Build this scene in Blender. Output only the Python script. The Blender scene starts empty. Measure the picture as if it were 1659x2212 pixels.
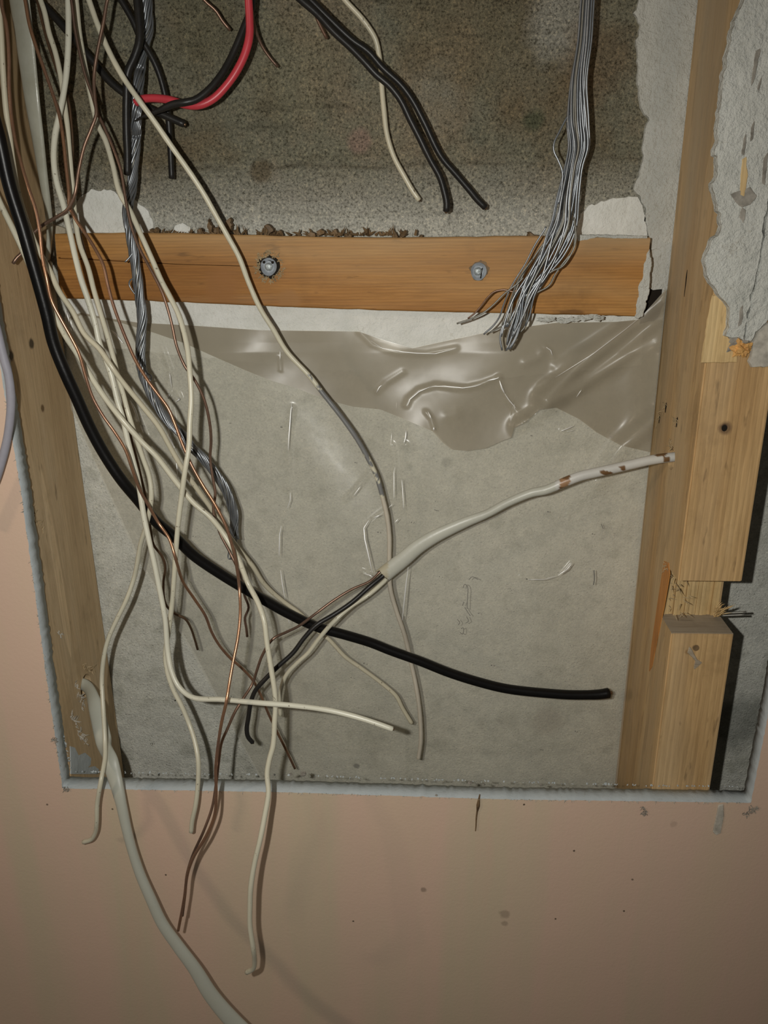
import bpy, bmesh, math, random
import numpy as np
from mathutils import Vector, noise

random.seed(4)
S = 0.001                      # everything below is in millimetres
ZC = 1400.0                    # camera height above the floor, mm
PITCH, ROLL, YAW, FPX, DCAM = 0.346454, -0.009338, 0.04417, 1760.0, 448.13
sc = bpy.context.scene
COL = sc.collection

# ------------------------------------------------------------------ camera
def _axes():
    cp, sp = math.cos(PITCH), math.sin(PITCH)
    F = np.array([0, cp, -sp]); U = np.array([0, sp, cp]); R = np.array([1.0, 0, 0])
    c, s = math.cos(ROLL), math.sin(ROLL)
    R, U = c * R + s * U, -s * R + c * U
    c, s = math.cos(YAW), math.sin(YAW)
    Z = np.array([[c, -s, 0], [s, c, 0], [0, 0, 1]])
    return Z @ R, Z @ U, Z @ F
AR, AU, AF = _axes()
CAM = np.array([0.0, -DCAM, 0.0])

def ray(x, y):
    return AF + (x - 829.5) / FPX * AR + (1106 - y) / FPX * AU
def P(x, y, Y):
    """point seen at photo pixel (x, y) on the vertical plane at depth Y (0 = face of the painted wall)"""
    d = ray(x, y)
    return CAM + d * ((Y - CAM[1]) / d[1])
def PX(x, y, X):
    d = ray(x, y)
    return CAM + d * ((X - CAM[0]) / d[0])
def W(p):
    return (p[0] * S, p[1] * S, (p[2] + ZC) * S)

cam_d = bpy.data.cameras.new('camera'); cam = bpy.data.objects.new('camera', cam_d); COL.objects.link(cam)
from mathutils import Matrix
M = Matrix(((AR[0], AU[0], -AF[0]), (AR[1], AU[1], -AF[1]), (AR[2], AU[2], -AF[2])))
cam.matrix_world = Matrix.Translation(W(CAM)) @ M.to_4x4()
cam_d.sensor_fit = 'VERTICAL'; cam_d.sensor_height = 36.0; cam_d.lens = FPX / 2212 * 36.0
cam_d.clip_start = 0.01
sc.camera = cam

# ------------------------------------------------------------------ light
world = bpy.data.worlds.new('room'); sc.world = world; world.use_nodes = True
bg = world.node_tree.nodes['Background']
bg.inputs[0].default_value = (1.0, 0.92, 0.80, 1); bg.inputs[1].default_value = 0.065
fl = bpy.data.lights.new('camera_flash', 'SPOT'); fl.energy = 6.7; fl.spot_size = 2.0; fl.spot_blend = 1.0; fl.shadow_soft_size = 0.0035
fl.color = (1.0, 0.985, 0.93)
flo = bpy.data.objects.new('camera_flash', fl); COL.objects.link(flo)
flo.location = W(CAM + AR * -40 + AU * 8 + AF * 4)
flo.rotation_euler = (M.to_4x4() @ Matrix.Rotation(0.03, 4, 'X')).to_euler()
al = bpy.data.lights.new('ceiling_lamp', 'AREA'); al.energy = 3.2; al.size = 0.16; al.color = (1.0, 0.80, 0.60)
alo = bpy.data.objects.new('ceiling_lamp', al); COL.objects.link(alo)
alo.location = (-1.45, -0.95, 1.75)
alo.rotation_euler = (Vector((0, 0, 1.3)) - Vector(alo.location)).to_track_quat('-Z', 'Y').to_euler()
sc.view_settings.view_transform = 'Standard'; sc.view_settings.look = 'None'
sc.view_settings.exposure = 0.0; sc.view_settings.gamma = 1.0; sc.view_settings.use_curve_mapping = False

# ------------------------------------------------------------------ materials
class NT:
    def __init__(s, name):
        s.m = bpy.data.materials.new(name); s.m.use_nodes = True
        s.t = s.m.node_tree; s.b = s.t.nodes['Principled BSDF']; s.out = s.t.nodes['Material Output']
        s.pos = s.t.nodes.new('ShaderNodeNewGeometry').outputs['Position']
    def n(s, k, **kw):
        nd = s.t.nodes.new(k)
        for a, v in kw.items(): setattr(nd, a, v)
        return nd
    def l(s, a, b): s.t.links.new(a, b)
    def mapping(s, scale, loc=(0, 0, 0), rot=(0, 0, 0)):
        m = s.n('ShaderNodeMapping'); s.l(s.pos, m.inputs[0])
        m.inputs['Scale'].default_value = scale; m.inputs['Location'].default_value = loc; m.inputs['Rotation'].default_value = rot
        return m.outputs[0]
    def noise(s, scale, detail=4, rough=.6, vec=None, dist=0):
        n = s.n('ShaderNodeTexNoise'); s.l(vec if vec is not None else s.pos, n.inputs['Vector'])
        n.inputs['Scale'].default_value = scale; n.inputs['Detail'].default_value = detail
        n.inputs['Roughness'].default_value = rough; n.inputs['Distortion'].default_value = dist
        return n.outputs[0]
    def ramp(s, f, stops):
        r = s.n('ShaderNodeValToRGB'); s.l(f, r.inputs[0]); e = r.color_ramp.elements
        while len(e) < len(stops): e.new(.5)
        for q, (p, c) in zip(e, stops):
            q.position = p; q.color = (c if len(c) == 4 else (*c, 1)) if not isinstance(c, (int, float)) else (c, c, c, 1)
        return r.outputs[0]
    def mix(s, f, a, b, mode='MIX'):
        m = s.n('ShaderNodeMix', data_type='RGBA', blend_type=mode)
        if isinstance(f, (int, float)): m.inputs[0].default_value = f
        else: s.l(f, m.inputs[0])
        for i, v in ((6, a), (7, b)):
            if isinstance(v, tuple): m.inputs[i].default_value = (*v[:3], 1)
            else: s.l(v, m.inputs[i])
        return m.outputs[2]
    def math(s, op, a, b=None):
        m = s.n('ShaderNodeMath', operation=op)
        for i, v in ((0, a), (1, b)):
            if v is None: continue
            if isinstance(v, (int, float)): m.inputs[i].default_value = v
            else: s.l(v, m.inputs[i])
        return m.outputs[0]
    def bump(s, h, dist, strength=1.0, prev=None):
        b = s.n('ShaderNodeBump'); s.l(h, b.inputs['Height']); b.inputs['Distance'].default_value = dist
        b.inputs['Strength'].default_value = strength
        if prev is not None: s.l(prev, b.inputs['Normal'])
        return b.outputs[0]
    def blob(s, c, r, wob=.5, nscale=60):
        """soft-edged spot around the world point c (mm), 1 inside, 0 outside, edge broken by noise"""
        v = s.n('ShaderNodeVectorMath', operation='DISTANCE'); s.l(s.pos, v.inputs[0]); v.inputs[1].default_value = W(c)
        d = s.math('DIVIDE', v.outputs['Value'], r * S)
        nn = s.math('MULTIPLY', s.math('SUBTRACT', s.noise(nscale, 4), .5), wob * 2)
        k = s.math('ADD', d, nn)
        return s.ramp(k, [(0.55, 1.0), (1.0, 0.0)])
    def fin(s, col=None, rough=.6, metal=0, spec=.4, normal=None):
        if col is not None:
            if isinstance(col, tuple): s.b.inputs['Base Color'].default_value = (*col[:3], 1)
            else: s.l(col, s.b.inputs['Base Color'])
        if isinstance(rough, (int, float)): s.b.inputs['Roughness'].default_value = rough
        else: s.l(rough, s.b.inputs['Roughness'])
        s.b.inputs['Metallic'].default_value = metal
        s.b.inputs['Specular IOR Level'].default_value = spec
        if normal is not None: s.l(normal, s.b.inputs['Normal'])
        return s.m

def m_concrete():
    t = NT('concrete')
    big = t.noise(14, 5, .6); mid = t.noise(70, 6, .7); fine = t.noise(640, 3, .85)
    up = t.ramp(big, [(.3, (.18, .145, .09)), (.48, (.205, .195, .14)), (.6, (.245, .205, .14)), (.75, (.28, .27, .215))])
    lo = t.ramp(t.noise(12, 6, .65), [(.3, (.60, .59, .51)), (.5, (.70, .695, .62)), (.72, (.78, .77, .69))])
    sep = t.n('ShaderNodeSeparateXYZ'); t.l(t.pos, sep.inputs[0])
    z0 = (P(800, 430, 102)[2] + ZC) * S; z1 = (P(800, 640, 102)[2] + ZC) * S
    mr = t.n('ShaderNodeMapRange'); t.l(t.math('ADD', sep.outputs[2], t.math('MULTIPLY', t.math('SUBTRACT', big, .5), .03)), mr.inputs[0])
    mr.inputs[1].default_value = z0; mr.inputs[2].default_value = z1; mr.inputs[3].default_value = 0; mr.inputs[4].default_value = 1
    zb = (P(800, 340, 102)[2] + ZC) * S; zb1 = (P(800, 480, 102)[2] + ZC) * S
    m2 = t.n('ShaderNodeMapRange'); t.l(t.math('ADD', sep.outputs[2], t.math('MULTIPLY', t.math('SUBTRACT', mid, .5), .02)), m2.inputs[0])
    m2.inputs[1].default_value = zb; m2.inputs[2].default_value = zb1; m2.inputs[3].default_value = 0; m2.inputs[4].default_value = 1
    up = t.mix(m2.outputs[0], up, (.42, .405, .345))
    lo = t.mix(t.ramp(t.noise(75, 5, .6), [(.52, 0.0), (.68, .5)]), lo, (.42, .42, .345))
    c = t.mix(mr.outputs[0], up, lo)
    for (px, py, r, colr, a) in [(775, 305, 9, (.27, .19, .15), .8), (565, 368, 8, (.12, .09, .05), .7), (1152, 262, 8, (.09, .10, .06), .8),
                                 (1215, 50, 26, (.36, .35, .30), .75), (1290, 130, 26, (.17, .12, .07), .6), (430, 60, 30, (.15, .13, .075), .5),
                                 (1000, 40, 50, (.15, .115, .06), .45), (640, 150, 40, (.21, .19, .12), .4), (1180, 1560, 16, (.30, .24, .18), .35),
                                 (1600, 1560, 30, (.16, .17, .15), .6), (770, 1655, 3, (.08, .08, .06), .9), (965, 1000, 5, (.25, .25, .2), .5)]:  # large grey spot right of the stud paints in the stud's shade
        c = t.mix(t.math('MULTIPLY', t.blob(P(px, py, 102), r), a), c, colr)
    # bluish trowel streaks and fine speckle
    st = t.noise(30, 5, .6, vec=t.mapping((.25, 1, 3.5)))
    c = t.mix(t.math('MULTIPLY', t.ramp(st, [(.56, 0.0), (.7, .55)]), t.math('SUBTRACT', 1.0, mr.outputs[0])), c, (.10, .09, .06))
    zc = (P(800, 356, 102)[2] + ZC) * S
    dz = t.math('ABSOLUTE', t.math('SUBTRACT', t.math('ADD', sep.outputs[2], t.math('MULTIPLY', t.math('SUBTRACT', t.noise(16, 3), .5), .012)), zc))
    band = t.math('MULTIPLY', t.ramp(t.math('MULTIPLY', dz, 200.0), [(.0, 1.0), (.55, 0.0)]), t.ramp(t.noise(60, 5, .7, vec=t.mapping((.3, 1, 2.5))), [(.42, 0.0), (.6, .8)]))
    c = t.mix(band, c, (.11, .095, .065))
    sp = t.ramp(fine, [(.36, (.30, .29, .26)), (.46, (.80, .80, .80)), (.57, (1, 1, 1)), (.66, (1.6, 1.5, 1.35))])
    c = t.mix(t.math('SUBTRACT', 1.0, t.math('MULTIPLY', mr.outputs[0], .7)), c, sp, 'MULTIPLY')
    c = t.mix(.5, c, t.ramp(mid, [(.3, (.7, .7, .7)), (.7, (1.2, 1.2, 1.2))]), 'MULTIPLY')
    vo = t.n('ShaderNodeTexVoronoi'); t.l(t.pos, vo.inputs['Vector']); vo.inputs['Scale'].default_value = 330
    pits = t.ramp(vo.outputs['Distance'], [(.04, 0.0), (.22, 1.0)])
    h = t.math('ADD', t.math('MULTIPLY', mid, 1.2), t.math('ADD', t.math('MULTIPLY', fine, .8), t.math('MULTIPLY', pits, .35)))
    return t.fin(c, .9, spec=.15, normal=t.bump(h, .0013, 1.0))

def m_plaster(name, a, b, dirt=(.40, .37, .30), bs=.0006):
    t = NT(name)
    n1 = t.noise(45, 6, .65); n2 = t.noise(260, 4, .7)
    c = t.ramp(n1, [(.3, a), (.7, b)])
    vo = t.n('ShaderNodeTexVoronoi', feature='DISTANCE_TO_EDGE'); 
    nv = t.n('ShaderNodeTexNoise'); t.l(t.pos, nv.inputs['Vector']); nv.inputs['Scale'].default_value = 40; nv.inputs['Detail'].default_value = 5
    va = t.n('ShaderNodeVectorMath', operation='MULTIPLY_ADD'); t.l(nv.outputs['Color'], va.inputs[0]); va.inputs[1].default_value = (.05, .05, .05); t.l(t.pos, va.inputs[2])
    t.l(va.outputs[0], vo.inputs['Vector']); vo.inputs['Scale'].default_value = 16
    dirtm = t.ramp(t.math('ADD', n2, t.math('MULTIPLY', t.noise(20), .3)), [(.30, .9), (.42, .25), (.56, 0.0)])
    c = t.mix(dirtm, c, dirt)
    c = t.mix(t.ramp(vo.outputs[0], [(.0, .4), (.004, 0.0)]), c, dirt)
    h = t.math('ADD', n2, t.math('MULTIPLY', t.noise(110, 3, .5), 1.0))
    return t.fin(c, .75, spec=.25, normal=t.bump(h, bs, .8))

def m_wood(name, c1, c2, c3, axis, rough=.6, ring=170, knots=(), spec=.3, grey=None):
    """axis: 0 grain along x, 2 grain along z"""
    t = NT(name)
    sc1 = [1.0, 1.0, 1.0]; sc1[axis] = .05
    v = t.mapping(tuple(sc1))
    sc2 = [1.0, 1.0, 1.0]; sc2[axis] = .12
    v2 = t.mapping(tuple(sc2))
    w = t.n('ShaderNodeTexWave', wave_type='BANDS', bands_direction='Z' if axis == 0 else 'X', wave_profile='SAW')
    t.l(v2, w.inputs[0]); w.inputs['Scale'].default_value = ring / 2; w.inputs['Distortion'].default_value = 3.2
    w.inputs['Detail'].default_value = 3; w.inputs['Detail Scale'].default_value = 1.5
    fine = t.noise(520, 5, .75, vec=v); broad = t.noise(28, 5, .6, vec=v2)
    c = t.ramp(broad, [(.32, c1), (.52, c2), (.7, c3)])
    c = t.mix(t.math('MULTIPLY', w.outputs['Fac'], .34), c, tuple(q * .55 for q in c1))
    c = t.mix(.55, c, t.ramp(fine, [(.3, (.55, .52, .46)), (.55, (1, 1, 1)), (.75, (1.25, 1.25, 1.25))]), 'MULTIPLY')
    c = t.mix(t.ramp(t.noise(170, 3, .6, vec=t.mapping(tuple(.22 if i_ == axis else 1.0 for i_ in range(3)))), [(.64, 0.0), (.72, .6)]), c, tuple(q * .35 for q in c1))
    blot = t.noise(22, 5, .7)
    c = t.mix(t.ramp(blot, [(.55, 0.0), (.75, .45)]), c, tuple(q * .5 for q in c1))
    if grey is not None:
        c = t.mix(t.ramp(t.noise(11, 4, .6, vec=v2), [(.42, 0.0), (.62, .75)]), c, grey)
    for (p, r, cc) in knots:
        c = t.mix(t.math('MULTIPLY', t.blob(p, r, .25, 200), .9), c, cc)
    h = t.math('ADD', t.math('MULTIPLY', fine, .8), t.math('MULTIPLY', w.outputs['Fac'], .5))
    return t.fin(c, rough, spec=spec, normal=t.bump(h, .0003, .7))

def m_plain(name, col, rough=.4, metal=0, spec=.4, var=.12, bs=0, nscale=160, dark=(.3, .3, .3)):
    t = NT(name)
    n = t.noise(nscale, 5, .65)
    c = t.mix(t.ramp(n, [(.35, 0.0), (.8, min(1.0, var * 4))]), col, tuple(a * b for a, b in zip(col, dark)))
    c = t.mix(var, c, t.ramp(t.noise(nscale * .2), [(.3, (.6, .6, .6)), (.7, (1.3, 1.3, 1.3))]), 'MULTIPLY')
    nm = t.bump(n, bs, .6) if bs else None
    return t.fin(c, rough, metal, spec, nm)

def m_insulation(name, col, rough=.33):
    t = NT(name)
    c = t.mix(t.ramp(t.noise(35, 5), [(.35, 0.0), (.7, .35)]), col, tuple(q * .78 for q in col))
    c = t.mix(t.ramp(t.noise(420, 3, .6), [(.66, 0.0), (.72, .8)]), c, (.12, .09, .06))
    return t.fin(c, rough, spec=.5, normal=t.bump(t.noise(90, 3), .0003, .5))

def m_copper(name, c1, c2, rough=.3):
    t = NT(name)
    c = t.ramp(t.noise(26, 4), [(.36, c1), (.62, c2)])
    c = t.mix(t.ramp(t.noise(500, 3), [(.55, 0.0), (.75, .4)]), c, tuple(q * .4 for q in c1))
    return t.fin(c, rough, .75, .5, t.bump(t.noise(300, 3), .0001, .5))

def m_attr(name, rough=.38, spec=.45):
    t = NT(name)
    a = t.n('ShaderNodeAttribute'); a.attribute_name = 'stain'
    return t.fin(t.mix(.15, a.outputs['Color'], t.ramp(t.noise(60), [(.3, (.6, .6, .6)), (.7, (1.3, 1.3, 1.3))]), 'MULTIPLY'), rough, spec=spec, normal=t.bump(t.noise(70, 4), .0006, .5))

def m_film(name, opac, base, rough):
    t = NT(name)
    c = t.mix(t.ramp(t.noise(40, 5), [(.4, 0.0), (.7, .4)]), base, tuple(q * .8 for q in base))
    nm = t.bump(t.noise(22, 3, .5), .003, .22)
    t.fin(c, rough, spec=.5, normal=nm)
    tr = t.n('ShaderNodeBsdfTransparent'); tr.inputs[0].default_value = (.93, .915, .87, 1)
    mx = t.n('ShaderNodeMixShader'); mx.inputs[0].default_value = opac
    t.l(tr.outputs[0], mx.inputs[1]); t.l(t.b.outputs[0], mx.inputs[2]); t.l(mx.outputs[0], t.out.inputs[0])
    return t.m

def m_paint():
    t = NT('beige_wall_paint')
    v = t.noise(13, 4, .55, vec=t.mapping((1, 1, .10)))
    c = t.ramp(v, [(.3, (.65, .50, .355)), (.45, (.68, .485, .37)), (.58, (.61, .495, .35)), (.72, (.68, .455, .35))])
    c = t.mix(t.ramp(t.noise(8, 5), [(.45, 0.0), (.75, .25)]), c, (.57, .435, .33))
    for (px, py, r, a) in [(1090, 1975, 4.5, .35), (1090, 1995, 3, .35), (915, 1922, 2.5, .5), (763, 1990, 1.0, 1), (1200, 1985, .9, 1), (1348, 1968, .9, 1), (1240, 1838, .9, 1),
                           (1366, 1900, 1.1, .8), (358, 1890, .9, 1), (102, 1738, 1.0, .8), (243, 1748, .9, .9), (1455, 1780, 3, .2), (1132, 1738, .9, 1)]:
        c = t.mix(t.math('MULTIPLY', t.blob(P(px, py, 0), r, .5, 300), a), c, (.10, .075, .05))
    return t.fin(c, .55, spec=.35, normal=t.bump(t.math('ADD', t.noise(420, 4, .6), t.noise(60, 3)), .00025, .6))

MT = {}
MT['concrete'] = m_concrete()
MT['plaster'] = m_plaster('white_plaster', (.66, .66, .60), (.80, .80, .75), (.42, .39, .31), .0018)
MT['plaster_old'] = m_plaster('old_white_paint', (.50, .50, .45), (.60, .60, .55), (.30, .26, .19), .0032)
MT['plaster_grit'] = m_plaster('gritty_render', (.34, .29, .21), (.48, .43, .33), (.12, .10, .07), .0015)
MT['gypsum'] = m_plaster('gypsum_core', (.42, .46, .47), (.50, .54, .55), (.33, .32, .29), .0005)
MT['paint'] = m_paint()
kn = lambda L: [(P(x, y, d), r, c) for x, y, d, r, c in L]
MT['batten'] = m_wood('orange_pine', (.32, .135, .03), (.46, .218, .055), (.51, .28, .088), 0, ring=330, grey=(.46, .33, .18),
                      knots=kn([(478, 618, 83, 14, (.30, .13, .035)), (625, 650, 83, 9, (.33, .16, .05))]))
MT['stud_left'] = m_wood('aged_pine_left', (.55, .385, .21), (.67, .49, .285), (.72, .56, .36), 2, ring=24,
                         knots=[(PX(68, 742, -240), 4, (.03, .02, .01)), (PX(24, 768, -240), 4, (.03, .02, .01)), (PX(92, 882, -240), 3, (.14, .08, .03))])
MT['stud_right'] = m_wood('pine_right', (.46, .28, .12), (.60, .395, .185), (.66, .47, .255), 2, ring=190, grey=(.45, .36, .24),
                          knots=kn([(1567, 925, 12.7, 4.6, (.17, .10, .05)), (1565, 922, 12.7, 2, (.04, .025, .015)), (1502, 1399, 12.7, 2.4, (.14, .09, .05)), (1486, 1408, 12.7, 2.2, (.3, .18, .08))]))
MT['end_grain'] = m_wood('sawn_end_grain', (.36, .29, .21), (.45, .38, .28), (.5, .42, .32), 0, ring=420)
MT['fresh'] = m_wood('fresh_split_pine', (.60, .40, .17), (.70, .52, .27), (.76, .60, .36), 2, ring=260)
MT['orange_wood'] = m_wood('resin_orange_pine', (.50, .20, .04), (.62, .27, .07), (.66, .33, .12), 2, ring=260)
MT['plug'] = m_plain('knotty_plug', (.70, .40, .13), .6, spec=.3, var=.6, bs=.001, nscale=300, dark=(.5, .4, .35))
MT['highlight'] = m_plain('painted_fold_highlight', (.97, .965, .94), .38, .4, spec=1.0, var=.02)  # white and part metallic: bright crease highlights put into the colour
MT['cream'] = m_insulation('cream_insulation', (.62, .585, .45))
MT['cream2'] = m_insulation('pale_insulation', (.66, .64, .52))
MT['cream_old'] = m_insulation('yellowed_insulation', (.58, .53, .39))
MT['tan'] = m_insulation('tan_insulation', (.40, .36, .28), .5)
MT['black'] = m_plain('glossy_black_jacket', (.0045, .004, .0038), .36, spec=.25, var=.1, bs=.0002, nscale=120, dark=(2, 2, 2))
MT['black_matt'] = m_plain('black_insulation', (.014, .013, .012), .40, spec=.33, var=.2, bs=.0002, dark=(1.7, 1.6, 1.4))
MT['red'] = m_plain('red_insulation', (.52, .045, .06), .38, spec=.45, var=.1, dark=(.7, .6, .6))
MT['lavender'] = m_plain('lavender_grey_jacket', (.33, .32, .36), .5, spec=.35, var=.1, dark=(.7, .7, .7))
MT['jacket'] = m_plain('grey_white_jacket', (.47, .475, .405), .42, spec=.45, var=.06, bs=.0003, nscale=60, dark=(.85, .82, .75))
MT['sleeve'] = m_plain('milky_sleeve', (.40, .40, .335), .28, spec=.6, var=.2, bs=.0006, nscale=50, dark=(.7, .68, .6))
MT['copper'] = m_copper('bright_copper', (.33, .19, .13), (.46, .25, .14), .30)
MT['copper_dull'] = m_copper('dull_copper', (.20, .13, .095), (.27, .165, .115), .38)
MT['copper_dark'] = m_copper('dark_copper', (.13, .085, .05), (.20, .12, .07), .4)
MT['alu'] = m_plain('aluminium', (.27, .285, .30), .33, .7, .5, var=.15, bs=.0001, dark=(.5, .5, .5))
MT['alu_dull'] = m_plain('oxidised_aluminium', (.25, .24, .21), .42, .5, .5, var=.2, bs=.0001, dark=(.5, .48, .42))
MT['zinc'] = m_plain('zinc_washer', (.33, .36, .39), .5, .12, .5, var=.2, bs=.0003, nscale=300, dark=(.4, .4, .4))
MT['steel'] = m_plain('bright_nail_head', (.42, .46, .46), .4, .4, .5, var=.3, bs=.0004, nscale=700, dark=(.3, .3, .3))
MT['hole'] = m_plain('dark_recess', (.02, .016, .012), .9, spec=.1, var=.1)
MT['glue'] = m_plain('brown_dried_glue', (.22, .14, .07), .6, spec=.3, var=.5, bs=.0006)
MT['splinter'] = m_plain('pale_splinters', (.50, .38, .22), .7, spec=.2, var=.3)
MT['paper'] = m_plain('torn_paper', (.36, .33, .28), .8, spec=.2, var=.25)
MT['paper_light'] = m_plain('torn_light_paper', (.56, .52, .44), .8, spec=.2, var=.2)
MT['stained'] = m_attr('stained_insulation')
MT['film'] = m_film('clear_poly_film', .26, (.76, .74, .66), .19)
MT['film_fold'] = m_film('folded_poly_film', .55, (.38, .335, .255), .32)

# ------------------------------------------------------------------ mesh helpers
def link_mesh(name, me, mat, parent=None, label=None, cat=None, group=None, kind=None):
    o = bpy.data.objects.new(name, me); COL.objects.link(o)
    if mat is not None and len(me.materials) == 0:
        for m_ in (mat if isinstance(mat, (list, tuple)) else [mat]): me.materials.append(m_)
    if parent is not None: o.parent = parent
    if label: o['label'] = label
    if cat: o['category'] = cat
    if group: o['group'] = group
    if kind: o['kind'] = kind
    return o
def mesh_from(name, verts, faces, mat, smooth=False, **kw):
    me = bpy.data.meshes.new(name); me.from_pydata([W(v) for v in verts], [], faces); me.update()
    if smooth: me.shade_smooth()
    return link_mesh(name, me, mat, **kw)
def empty(name, loc, label, cat, group=None):
    o = bpy.data.objects.new(name, None); COL.objects.link(o); o['label'] = label; o['category'] = cat
    o.empty_display_size = .01
    if group: o['group'] = group
    return o
def box_v(x0, x1, y0, y1, z0, z1):
    v = [(x, y, z) for x in (x0, x1) for y in (y0, y1) for z in (z0, z1)]
    f = [(0, 1, 3, 2), (4, 6, 7, 5), (0, 4, 5, 1), (2, 3, 7, 6), (0, 2, 6, 4), (1, 5, 7, 3)]
    return v, f

def resample(ctrl, step):
    """Catmull-Rom through the control points, resampled at even steps; also returns the control parameter"""
    p = np.array(ctrl, float); n = len(p)
    if n == 2:
        L = np.linalg.norm(p[1] - p[0]); k = max(2, int(L / step)); t = np.linspace(0, 1, k)[:, None]
        return p[0] * (1 - t) + p[1] * t, np.linspace(0, 1, k)
    q = np.vstack([2 * p[0] - p[1], p, 2 * p[-1] - p[-2]])
    out, par = [], []
    for i in range(n - 1):
        p0, p1, p2, p3 = q[i:i + 4]
        t = np.linspace(0, 1, 24, endpoint=False)[:, None]
        # centripetal knots
        d1 = max(np.linalg.norm(p1 - p0), 1e-6) ** .5; d2 = max(np.linalg.norm(p2 - p1), 1e-6) ** .5; d3 = max(np.linalg.norm(p3 - p2), 1e-6) ** .5
        m1 = (p1 - p0) / d1 - (p2 - p0) / (d1 + d2) + (p2 - p1) / d2
        m2 = (p2 - p1) / d2 - (p3 - p1) / (d2 + d3) + (p3 - p2) / d3
        m1 = m1 * d2; m2 = m2 * d2
        out.append((2 * t**3 - 3 * t**2 + 1) * p1 + (t**3 - 2 * t**2 + t) * m1 + (-2 * t**3 + 3 * t**2) * p2 + (t**3 - t**2) * m2)
        par.append(i + t[:, 0])
    out = np.vstack(out + [p[-1:]]); par = np.concatenate(par + [[n - 1]])
    s = np.concatenate([[0], np.cumsum(np.linalg.norm(np.diff(out, axis=0), axis=1))])
    k = max(4, int(s[-1] / step) + 1); u = np.linspace(0, s[-1], k)
    return np.stack([np.interp(u, s, out[:, i]) for i in range(3)], 1), np.interp(u, s, par)

def frames(c, ref=None, fixed=False):
    T = np.gradient(c, axis=0); T /= np.linalg.norm(T, axis=1)[:, None] + 1e-12
    if fixed:
        v = np.array(ref, float)[None, :] - (T @ np.array(ref, float))[:, None] * T
        N = v / np.linalg.norm(v, axis=1)[:, None]; return T, N, np.cross(T, N)
    N = np.zeros_like(T); a = np.array([0, -1.0, 0]) if ref is None else np.array(ref, float)
    if abs(a @ T[0]) > .9: a = np.array([1.0, 0, 0])
    v = a - (a @ T[0]) * T[0]; N[0] = v / np.linalg.norm(v)
    for i in range(1, len(T)):
        v = N[i - 1] - (N[i - 1] @ T[i]) * T[i]; N[i] = v / np.linalg.norm(v)
    return T, N, np.cross(T, N)

def tube_data(c, r, seg=10, rb=None, twist=None, ref=None, cap=True, fixed=False):
    """swept tube; r = radius (scalar or per point), rb = second radius of a flattened cable, twist = angle per point"""
    n = len(c); T, N, B = frames(c, ref, fixed)
    r = np.full(n, r) if np.isscalar(r) else np.asarray(r); rb = r if rb is None else (np.full(n, rb) if np.isscalar(rb) else np.asarray(rb))
    tw = np.zeros(n) if twist is None else np.asarray(twist)
    V, F = [], []
    for i in range(n):
        ca, sa = math.cos(tw[i]), math.sin(tw[i]); n2 = N[i] * ca + B[i] * sa; b2 = -N[i] * sa + B[i] * ca
        for k in range(seg):
            a = 2 * math.pi * k / seg
            V.append(c[i] + n2 * math.cos(a) * r[i] + b2 * math.sin(a) * rb[i])
    for i in range(n - 1):
        for k in range(seg):
            a, b = i * seg + k, i * seg + (k + 1) % seg
            F.append((a, b, b + seg, a + seg))
    if cap:
        for i, sgn in ((0, -1), (n - 1, 1)):
            base = len(V)
            for k in range(seg):
                q = V[i * seg + k]; V.append(c[i] + (q - c[i]) * .72 + T[i] * sgn * r[i] * .22)
            for k in range(seg):
                a, b = i * seg + k, i * seg + (k + 1) % seg
                f = (a, b, base + (k + 1) % seg, base + k); F.append(f if sgn > 0 else f[::-1])
            f = tuple(base + k for k in range(seg)); F.append(f if sgn > 0 else f[::-1])
    return V, F, T
def merge(parts):
    V, F = [], []
    for v, f in parts:
        o = len(V); V += list(v); F += [tuple(i + o for i in q) for q in f]
    return V, F

TOP = 452.0        # underside of the top plate where everything comes out
def path3(pts, up=None):
    """pts: (px, py) or (px, py, Y) ; missing depths are interpolated along the list"""
    s = [0.0]
    for a, b in zip(pts, pts[1:]): s.append(s[-1] + math.hypot(a[0] - b[0], a[1] - b[1]))
    kx = [q for q, p in zip(s, pts) if len(p) > 2]; ky = [p[2] for p in pts if len(p) > 2]
    out = [P(p[0], p[1], float(np.interp(q, kx, ky))) for q, p in zip(s, pts)]
    if up is not None:      # carry on upward, out of the picture, to the top plate
        a, b = out[0], out[1]; d = (a - b) / np.linalg.norm(a - b)
        q = a + d * 40; y1 = min(max(up if up is not True else a[1], 18), 92)
        mid = np.array([q[0], (q[1] + y1) / 2, (q[2] + TOP) / 2]); end = np.array([q[0], y1, TOP + 6])
        out = [end, mid, q] + out
    return out

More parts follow.
